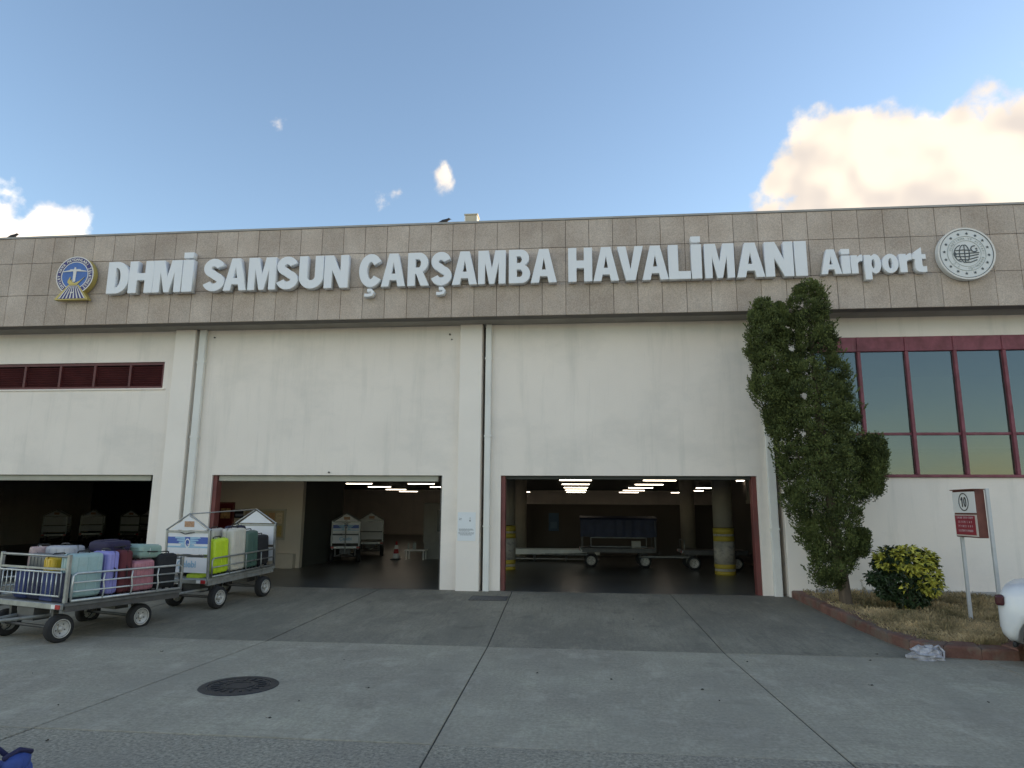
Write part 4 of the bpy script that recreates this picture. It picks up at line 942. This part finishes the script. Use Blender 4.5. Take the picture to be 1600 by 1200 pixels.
MB().path([(4.94,TY,z0),(4.91,TY,z0+.1),(4.88,TY,.85),(4.80,TY,1.6),(4.74,TY,2.8),(4.68,TY,4.2),(4.62,TY,5.9)], [.15,.115,.098,.09,.075,.05,.015], 10, TM).build('trunk', BARK, tree, True)
for pts_, r_ in (([(4.74,TY,2.7),(4.4,TY-.05,3.6),(3.95,TY,4.6),(3.75,TY,5.7)], [.05,.045,.035,.01]), ([(4.8,TY,1.7),(5.15,TY-.1,2.3),(5.5,TY-.1,2.9)], [.04,.03,.012]), ([(4.84,TY,1.1),(5.05,TY-.1,1.3),(5.22,TY-.15,1.45)], [.025,.02,.01]), ([(4.66,TY,4.2),(4.95,TY,4.9),(4.98,TY,5.6)], [.035,.025,.01]), ([(4.70,TY,3.5),(5.05,TY+.2,4.0),(5.2,TY+.1,4.3)], [.03,.02,.01]), ([(4.60,TY,2.4),(4.25,TY-.2,2.9),(4.0,TY-.2,3.3)], [.03,.02,.01])):
    MB().path(pts_, r_, 7, TM).build('limb', BARK, tree, True)

# ------------------------------------------------------------------ variegated shrub
BXc, BYc = 5.86, 13.45
bush = thing('variegated_shrub', 'rounded shrub with lime yellow and dark green leaves under the window', 'shrub', (BXc, BYc, ramp_z(BYc)+.1))
lg, ly = MB(), MB(); rb = random.Random(5)
def leaf6(mb, p, d, n_, L_, W_):
    s = d.cross(n_).normalized(); n_ = s.cross(d)
    mb.add([p, p+d*L_*.3+s*W_+n_*.008, p+d*L_*.7+s*W_*.8+n_*.004, p+d*L_-n_*L_*.2, p+d*L_*.7-s*W_*.8+n_*.004, p+d*L_*.3-s*W_+n_*.008, p+d*L_*.5-n_*.004], [(0,1,6),(1,2,6),(2,3,6),(3,4,6),(4,5,6),(5,0,6)])
def whorl(mb, c, outw, n, L_):
    for k in range(n):
        d = (outw*rb.uniform(.15,.7)+Vector((rb.gauss(0,.7), rb.gauss(0,.7), rb.gauss(-.15,.45)))).normalized()
        n_ = (outw+Vector((0,0,.8))+Vector((rb.gauss(0,.3), rb.gauss(0,.3), rb.gauss(0,.3)))).normalized()
        if abs(d.dot(n_)) > .96: continue
        leaf6(mb, c, d, n_, L_*rb.uniform(.7,1.15), L_*rb.uniform(.14,.22))
# lobes: centre (relative), radii, yellow share, count
lobes = [((.12,-.05,.88),(.45,.36,.24),.82,300), ((-.20,0,.86),(.30,.30,.26),.45,170), ((.30,-.12,.62),(.28,.26,.22),.70,150), ((.30,-.2,.42),(.24,.18,.12),.85,80),
         ((-.10,0,.55),(.36,.30,.30),.05,230), ((.05,0,.24),(.34,.30,.20),.04,190), ((-.42,-.02,.52),(.20,.2,.14),.02,60), ((-.55,-.05,.58),(.12,.12,.08),.0,26), ((-.36,-.05,.32),(.16,.15,.12),.0,46), ((-.30,.05,.78),(.20,.2,.2),.25,80)]
for (cx, cy, cz), (rx, ry, rz_), ys, cnt in lobes:
    for _ in range(cnt):
        v = Vector((rb.gauss(0,1), rb.gauss(0,1), rb.gauss(0,1))).normalized(); q = rb.uniform(.6,1)
        p = Vector((cx+v.x*rx*q, cy+v.y*ry*q, max(.04, cz+v.z*rz_*q)))
        whorl(ly if rb.random() < ys*(.6+.4*q) else lg, p, v, 4, .112)
for _ in range(26):
    a = rb.uniform(-.5,.5); p0 = Vector((a, rb.uniform(-.3,.15), .95+rb.uniform(-.12,.10)-a*a*.5)); d0 = Vector((a*.8+rb.gauss(0,.2), rb.gauss(-.2,.3), 1)).normalized()
    for q in range(3): whorl(ly if rb.random() < .75 else lg, p0+d0*q*.05, d0, 3, .11)
YLEAF = mat('yellow_leaf', (.20,.26,.03), .5, var=.5, vscale=9, hue=(.56,.52,.10), fine=.2, fscale=50, spec=.35)
GLEAF = mat('green_leaf', (.016,.034,.014), .45, var=.35, vscale=7, hue=(.03,.055,.02), spec=.4)
for mb_, nm, m_ in ((ly,'yellow_foliage',YLEAF),(lg,'green_foliage',GLEAF)): mb_.build(nm, m_, bush)['kind'] = 'stuff'
for k in range(7):
    a = k*.9; MB().path([(.05*math.cos(a),.05*math.sin(a),-.08),(.16*math.cos(a),.14*math.sin(a),.3),(.26*math.cos(a),.2*math.sin(a),.72)], [.02,.016,.006], 6).build('stem', BARK, bush, True)
# two thin weeds by the trunk
for k, (x, y, hh) in enumerate(((5.12,13.5,.52),(5.22,13.7,.45),(5.30,13.45,.38))):
    w = thing('weed', 'thin dry weed stalk between cypress trunk and shrub', 'weed', (x, y, bed_z(x, y)), 'weeds by the cypress trunk')
    MB().path([(0,0,-.03),(.02,0,hh*.5),(-.01,.01,hh)], [.005,.004,.002], 5).build('stalk', mat('weed_stalk', (.14,.12,.06), .9), w)
    lm = MB()
    for q in range(16):
        an = rb.uniform(0,6.28); d = Vector((math.cos(an), math.sin(an), .8)).normalized(); leaf(lm, Vector((.01,0,hh*rb.uniform(.2,1))), d, Vector((0,0,1)), .07, .008)
    lm.build('leaves', GRASS, w)

# ------------------------------------------------------------------ speed sign, perpendicular to the wall, facing left
SX, SYf, SYn = 6.47, 12.75, 12.05
sg = thing('speed_limit_sign', 'two-post box sign with circled 10 over red text panel', 'sign', (SX, SYf, ramp_z(12.5)+.1))
SM = Matrix.Translation((-SX, -SYf, -(ramp_z(12.5)+.1)))
POST = mat('post_grey', (.50,.52,.53), .5, .2, var=.08, vscale=6)
SREDB = mat('sign_red_case', (.12,.030,.022), .6, var=.2, vscale=5, hue=(.15,.045,.032)); SRED = mat('sign_red_face', (.30,.02,.035), .5, var=.1)
MB().rbox(SX+.05, SX+.10, SYf-.06, SYf-.01, ramp_z(12.6)+.03, 1.575, .004, 1, SM).build('post', POST, sg)
MB().rbox(SX+.155, SX+.205, SYn-.055, SYn-.003, ramp_z(12.0)+.03, 2.38, .004, 1, SM).build('post', POST, sg)
MB().rbox(SX+.012, SX+.15, SYn, SYf, 1.58, 2.36, .006, 1, SM).build('case', SREDB, sg)
MB().box(SX, SX+.011, SYn+.02, SYf-.01, 1.985, 2.335, SM).build('speed_panel', WHITEP, sg)
MB().box(SX, SX+.011, SYn+.02, SYf-.01, 1.60, 1.955, SM).build('text_panel', mat('sign_border', (.62,.56,.5), .6), sg)
MB().box(SX-.004, SX-.001, SYn+.065, SYf-.035, 1.622, 1.94, SM).build('text_field', SRED, sg)
MB().box(SX-.02, SX+.16, SYn-.002, SYf+.02, 2.362, 2.378, SM).build('hood', SREDB, sg)
FACE = Matrix.Translation((0, SYn/2+SYf/2-SYf+.0, 0)) @ Matrix.Rotation(R(-90), 4, 'Z')      # shape drawn in XZ seen from -Y -> seen from -X
def face(me, z, off=.004):
    o = link(me.name, me, sg); o.matrix_local = Matrix.Translation((-off, (SYn-SYf)/2, z-(ramp_z(12.5)+.1))) @ Matrix.Rotation(R(-90), 4, 'Z'); return o
face(shape_mesh('circle', [arc(0,0,.150,.150,0,360,32)[:-1], arc(0,0,.134,.134,0,360,32)[:-1]], .003, BLACKP), 2.165)
face(shape_mesh('numeral', [[(-.055,-.08),(-.055,.040),(-.080,.030),(-.080,.055),(-.048,.088),(-.026,.088),(-.026,-.08)]], .003, BLACKP), 2.162)
face(shape_mesh('numeral', [arc(.044,.003,.042,.085,0,360,20)[:-1], arc(.044,.003,.016,.058,0,360,20)[:-1]], .003, BLACKP), 2.162)
bl = random.Random(2)
for z, w in ((1.905,.50),(1.835,.42),(1.765,.44),(1.69,.46)):
    lp = []; x = -w/2
    while x < w/2-.02:
        lp.append([(x,-.02),(x+.011,-.02),(x+.011,.02),(x,.02)])
        if bl.random() < .7: lp.append([(x+.012,bl.choice((-.02,-.004,.012))),(x+.026,-.004),(x+.026,.004),(x+.012,.02)])
        x += bl.choice((.034,.034,.034,.06))
    face(shape_mesh('worn_print', lp, .002, mat('worn_print', (.55,.36,.38), .7)), z, .0055)

# ------------------------------------------------------------------ parked white car (rear quarter in view)
CU = Vector((.80,-.60,0)).normalized(); CV = Vector((-CU.y, CU.x, 0))
CM = Matrix((( CU.x, CV.x, 0, 5.54),(CU.y, CV.y, 0, 10.14),(0,0,1,.004),(0,0,0,1)))
car = thing('parked_car', 'white car with dark red tail lamp parked against the kerb end', 'car', CM)
CARW = mat('car_white', (.70,.72,.73), .25, var=.02, spec=.6)
def loft(st, n=28, ex=.42):
    m = MB(); k = len(st)
    for u, c, hw, zb, zt in st:
        for i in range(n):
            a = 2*math.pi*i/n; cs, sn = math.cos(a), math.sin(a)
            m.v.append((u, c+hw*math.copysign(abs(cs)**ex, cs), (zb+zt)/2+(zt-zb)/2*math.copysign(abs(sn)**ex, sn)))
    for j in range(k-1):
        for i in range(n): m.f.append((j*n+i, j*n+(i+1) % n, (j+1)*n+(i+1) % n, (j+1)*n+i))
    m.f += [tuple(range(n)), tuple((k-1)*n+i for i in range(n))[::-1]]; return m
body = loft([(0,.83,.60,.46,.80),(.03,.83,.72,.34,.92),(.10,.83,.79,.27,1.03),(.25,.83,.82,.24,1.055),(.7,.83,.83,.22,1.07),(1.6,.83,.835,.20,.97),(3.1,.83,.83,.20,.95),(3.7,.83,.81,.22,.88),(4.05,.83,.74,.28,.76),(4.15,.83,.62,.40,.64)])
bme = body.mesh('body', CARW, True); tmp = bpy.data.objects.new('tmp', bme); COL.objects.link(tmp)
cut = MB()
for u in (.56, 3.32): cut.lathe([(.36,-.3),(.36,.35)], 32, T(u, 0, .32, 0, R(90))); cut.lathe([(.36,-.3),(.36,.35)], 32, T(u, 1.66, .32, 0, R(90)))
cuto = bpy.data.objects.new('cut', cut.mesh('cut', RUBBER)); COL.objects.link(cuto)
bo = tmp.modifiers.new('b', 'BOOLEAN'); bo.operation = 'DIFFERENCE'; bo.object = cuto; bo.solver = 'EXACT'
for o_ in (tmp, cuto):
    b_ = bmesh.new(); b_.from_mesh(o_.data); bmesh.ops.recalc_face_normals(b_, faces=b_.faces[:]); b_.to_mesh(o_.data); b_.free()
dg = bpy.context.evaluated_depsgraph_get(); dg.update()
nme = bpy.data.meshes.new_from_object(tmp.evaluated_get(dg)); nme.name = 'body'
bpy.data.objects.remove(tmp); bpy.data.objects.remove(cuto)
nme.materials.clear(); nme.materials.append(CARW); nme.polygons.foreach_set('use_smooth', [True]*len(nme.polygons)); link('body', nme, car)
loft([(.62,.83,.60,.90,1.02),(.95,.83,.62,.90,1.32),(1.5,.83,.63,.90,1.44),(2.3,.83,.62,.90,1.42),(3.05,.83,.66,.90,.98)], ex=.5).build('cabin', mat('car_glass', (.02,.025,.03), .08, var=.05), car, True)
loft([(.92,.83,.53,1.325,1.37),(1.5,.83,.56,1.40,1.465),(2.3,.83,.55,1.38,1.445),(2.55,.83,.5,1.26,1.31)], ex=.5).build('roof', CARW, car, True)
for v0, v1 in ((.02,.20),(1.46,1.64)):
    MB().rbox(.0, .11, v0, v1, .76, .90, .03, 2).build('tail_lamp', mat('tail_lamp', (.06,.008,.014), .25, var=.2), car)
MB().rbox(-.03, .02, .58, 1.08, .62, .74, .006, 1).build('number_plate', WHITEP, car)
MB().rbox(.13, .18, .12, 1.54, .225, .30, .02, 2).build('rear_bumper_lip', BLACKP, car)
for u in (.56, 3.32):
    for v in (.10, 1.56):
        Mx = T(u, v, .30, 0, R(90 if v < 1 else -90))
        w = MB().lathe([(.19,-.09),(.28,-.095),(.30,-.06),(.30,.06),(.28,.095),(.19,.09)], 32, Mx, False).build('wheel', RUBBER, car, True)
        MB().lathe([(.001,.06),(.05,.07),(.12,.05),(.185,.07),(.195,.085),(.195,-.08)], 28, Mx, False).build('hubcap', mat('hubcap', (.30,.31,.32), .35, .6, var=.1), w, True)
MB().rbox(2.45, 2.62, -.22, -.03, .98, 1.12, .03, 2).build('mirror', CARW, car)
MB().box(1.35, 2.5, -.012, -.004, .62, .635).build('door_strip', BLACKP, car)

# ------------------------------------------------------------------ covers in the ground
mh = thing('manhole_cover', 'round black cast iron manhole cover set in the concrete', 'manhole cover', (-3.87, 7.86, .004))
IRON = mat('cast_iron', (.035,.036,.04), .55, .4, var=.3, vscale=9, bump=.4, bscale=40, dirt=((.09,.05,.035), 5, .62, .6, (1,1,1)))
MB().lathe([(.345,.0),(.345,.012),(.425,.010),(.435,.0)], 48).build('frame_ring', IRON, mh)
MB().lathe([(.335,.0),(.335,.008),(.001,.008)], 48).build('lid', IRON, mh)
for k in range(18):
    a = 2*math.pi*k/18; MB().rbox(.20, .30, -.018, .018, .0085, .018, .004, 1, Matrix.Rotation(a, 4, 'Z')).build('rib', IRON, mh)
MB().lathe([(.17,.0085),(.17,.016),(.14,.016),(.14,.0085)], 32, None, False).build('rib_ring', IRON, mh)
gt = thing('drain_cover', 'small rectangular steel drain cover at the foot of the middle pilaster', 'drain cover', T(-1.88, 14.33, ramp_z(14.33)+.006) @ Matrix.Rotation(math.atan(.0495), 4, 'X'))
MB().box(-.36, .36, -.22, .22, -.01, .004).build('plate', mat('drain_steel', (.12,.125,.125), .6, .4, var=.2), gt)
for a, b, c, d in ((-.38,.38,-.24,-.222),(-.38,.38,.222,.24),(-.38,-.362,-.22,.22),(.362,.38,-.22,.22)): MB().box(a, b, c, d, -.01, .012).build('frame', STEELDK, gt)
for k in range(9): MB().box(-.30+k*.07, -.27+k*.07, -.18, .18, .0045, .009).build('grip_rib', STEELDK, gt)

# ------------------------------------------------------------------ blue holdall at the camera's feet
bg_ = thing('blue_bag', 'blue holdall with white piping standing on the rough concrete', 'bag', T(-3.98, 4.50, .005, R(22)))
BAGB = mat('bag_blue', (.018,.06,.26), .7, var=.25, vscale=9, bump=.3, bscale=90); BAGN = mat('bag_navy', (.012,.014,.06), .8, var=.2)
MB().rbox(-.30, .30, -.15, .15, .002, .30, .07, 4).build('body', BAGB, bg_, True)
MB().path([(-.304,-.10,.10),(-.20,-.152,.16),(.0,-.156,.27),(.10,-.13,.298)], .008, 6).build('piping', WHITEP, bg_, True)
MB().box(.04, .12, -.156, -.151, .12, .26).build('label_patch', WHITEP, bg_)
for s in (-1, 1): MB().path([(-.14,s*.10,.28),(-.12,s*.09,.37),(-.03,s*.07,.41),(.06,s*.07,.40),(.13,s*.09,.33),(.15,s*.10,.27)], .017, 8).build('handle', BAGN, bg_, True)
MB().rbox(-.10, .04, -.06, .06, .39, .43, .018, 2).build('grip_wrap', mat('bag_grey', (.12,.12,.15), .7), bg_, True)
MB().rbox(.16, .29, -.11, .11, .24, .37, .05, 3).build('end_pocket', BAGB, bg_, True)
MB().path([(.18,-.10,.36),(.24,-.02,.39),(.29,.06,.35)], .016, 8).build('end_handle', BAGN, bg_, True)

# ------------------------------------------------------------------ crumpled plastic bag by the kerb corner
pb = MB(); rp = random.Random(9); n1, n2 = 14, 9
PL = thing('plastic_bag', 'crumpled whitish plastic bag lying against the kerb corner', 'plastic bag', (4.72, 10.42, .004))
vs = []
for j in range(n2+1):
    ph = math.pi/2*j/n2
    for i in range(n1):
        a = 2*math.pi*i/n1; r = (.19+rp.uniform(-.045,.045))*math.cos(ph)**.6 if j < n2 else .001
        vs.append((r*1.2*math.cos(a), r*.85*math.sin(a), .16*math.sin(ph)*(1+rp.uniform(-.2,.2))))
pb.add(vs, [(j*n1+i, j*n1+(i+1) % n1, (j+1)*n1+(i+1) % n1, (j+1)*n1+i) for j in range(n2) for i in range(n1)])
pb.build('film', mat('plastic_film', (.42,.42,.45), .3, var=.35, vscale=14, fine=.3, fscale=40), PL)
MB().path([(.10,.02,.12),(.19,.03,.17),(.24,.0,.10),(.22,-.04,.02)], [.03,.018,.02,.01], 6).build('knot', MATS['plastic_film'], PL)

# ------------------------------------------------------------------ dead leaves and grit on the slabs
LEAFM = mat('dead_leaf', (.05,.04,.03), .9, var=.4, vscale=30)
rl = random.Random(21)
for x, y in ((-3.15,9.3),(-2.4,7.95),(-2.95,7.35),(-3.0,6.75),(-4.6,5.9),(-6.6,8.1),(-5.85,9.5),(-.55,8.9),(.9,12.6),(.35,8.7),(1.35,8.35),(1.45,7.9),(2.2,9.9),(3.35,8.8),(4.3,8.2),(-5.3,6.9),(3.9,10.2),(4.15,10.6)):
    s = rl.uniform(.014,.032); a = rl.uniform(0,6.28); z = ramp_z(y)+.0065
    o = MB().add([(-s,0,.004),(-.3*s,.45*s,0),(.8*s,.25*s,.010),(1.3*s,0,.004),(.6*s,-.4*s,0),(-.3*s,-.4*s,.012)], [(0,5,1),(1,5,4,2),(2,4,3)]).build('dead_leaf', LEAFM)
    o.matrix_world = T(x, y, z, a); tag(o, 'small curled dead leaf lying on the concrete', 'leaf', 'dead leaves on the slabs')

# ------------------------------------------------------------------ roof things
rv = thing('roof_vent', 'small beige box vent standing above the parapet', 'roof vent', (-2.66, 16.1, 8.10))
VENT = mat('vent_beige', (.50,.46,.36), .7, var=.1)
MB().rbox(-.155, .155, -.155, .155, 0, 1.19, .008, 1).build('case', VENT, rv); MB().rbox(-.175, .175, -.175, .175, 1.192, 1.225, .006, 1).build('cap', VENT, rv)
for s in (-1, 1): MB().rbox(s*.15-.012, s*.15+.012, -.168, -.1555, .02, 1.18, .004, 1).build('corner_trim', WHITEP, rv)
BIRD = mat('bird_plumage', (.02,.02,.024), .6, var=.3, vscale=30)
for x, y, lab in ((-3.08, YF+.14, 'dark bird perched on the parapet beside the beige vent'), (-13.98, YF+.14, 'dark bird perched on the parapet far left of the emblem')):
    b = thing('bird', lab, 'bird', (x, y, 8.497), 'birds on the parapet')
    MB().path([(-.17,0,.05),(-.10,0,.065),(-.03,0,.08),(.04,0,.095),(.08,0,.125),(.115,0,.14),(.15,0,.135)], [.008,.026,.048,.046,.030,.030,.006], 10).build('body', BIRD, b, True)
    MB().path([(.148,0,.135),(.175,0,.128)], [.007,.002], 6).build('beak', BLACKP, b)
    for s in (-1, 1): MB().path([(0,s*.02,.04),(.005,s*.02,.0)], .004, 5).build('leg', BLACKP, b)
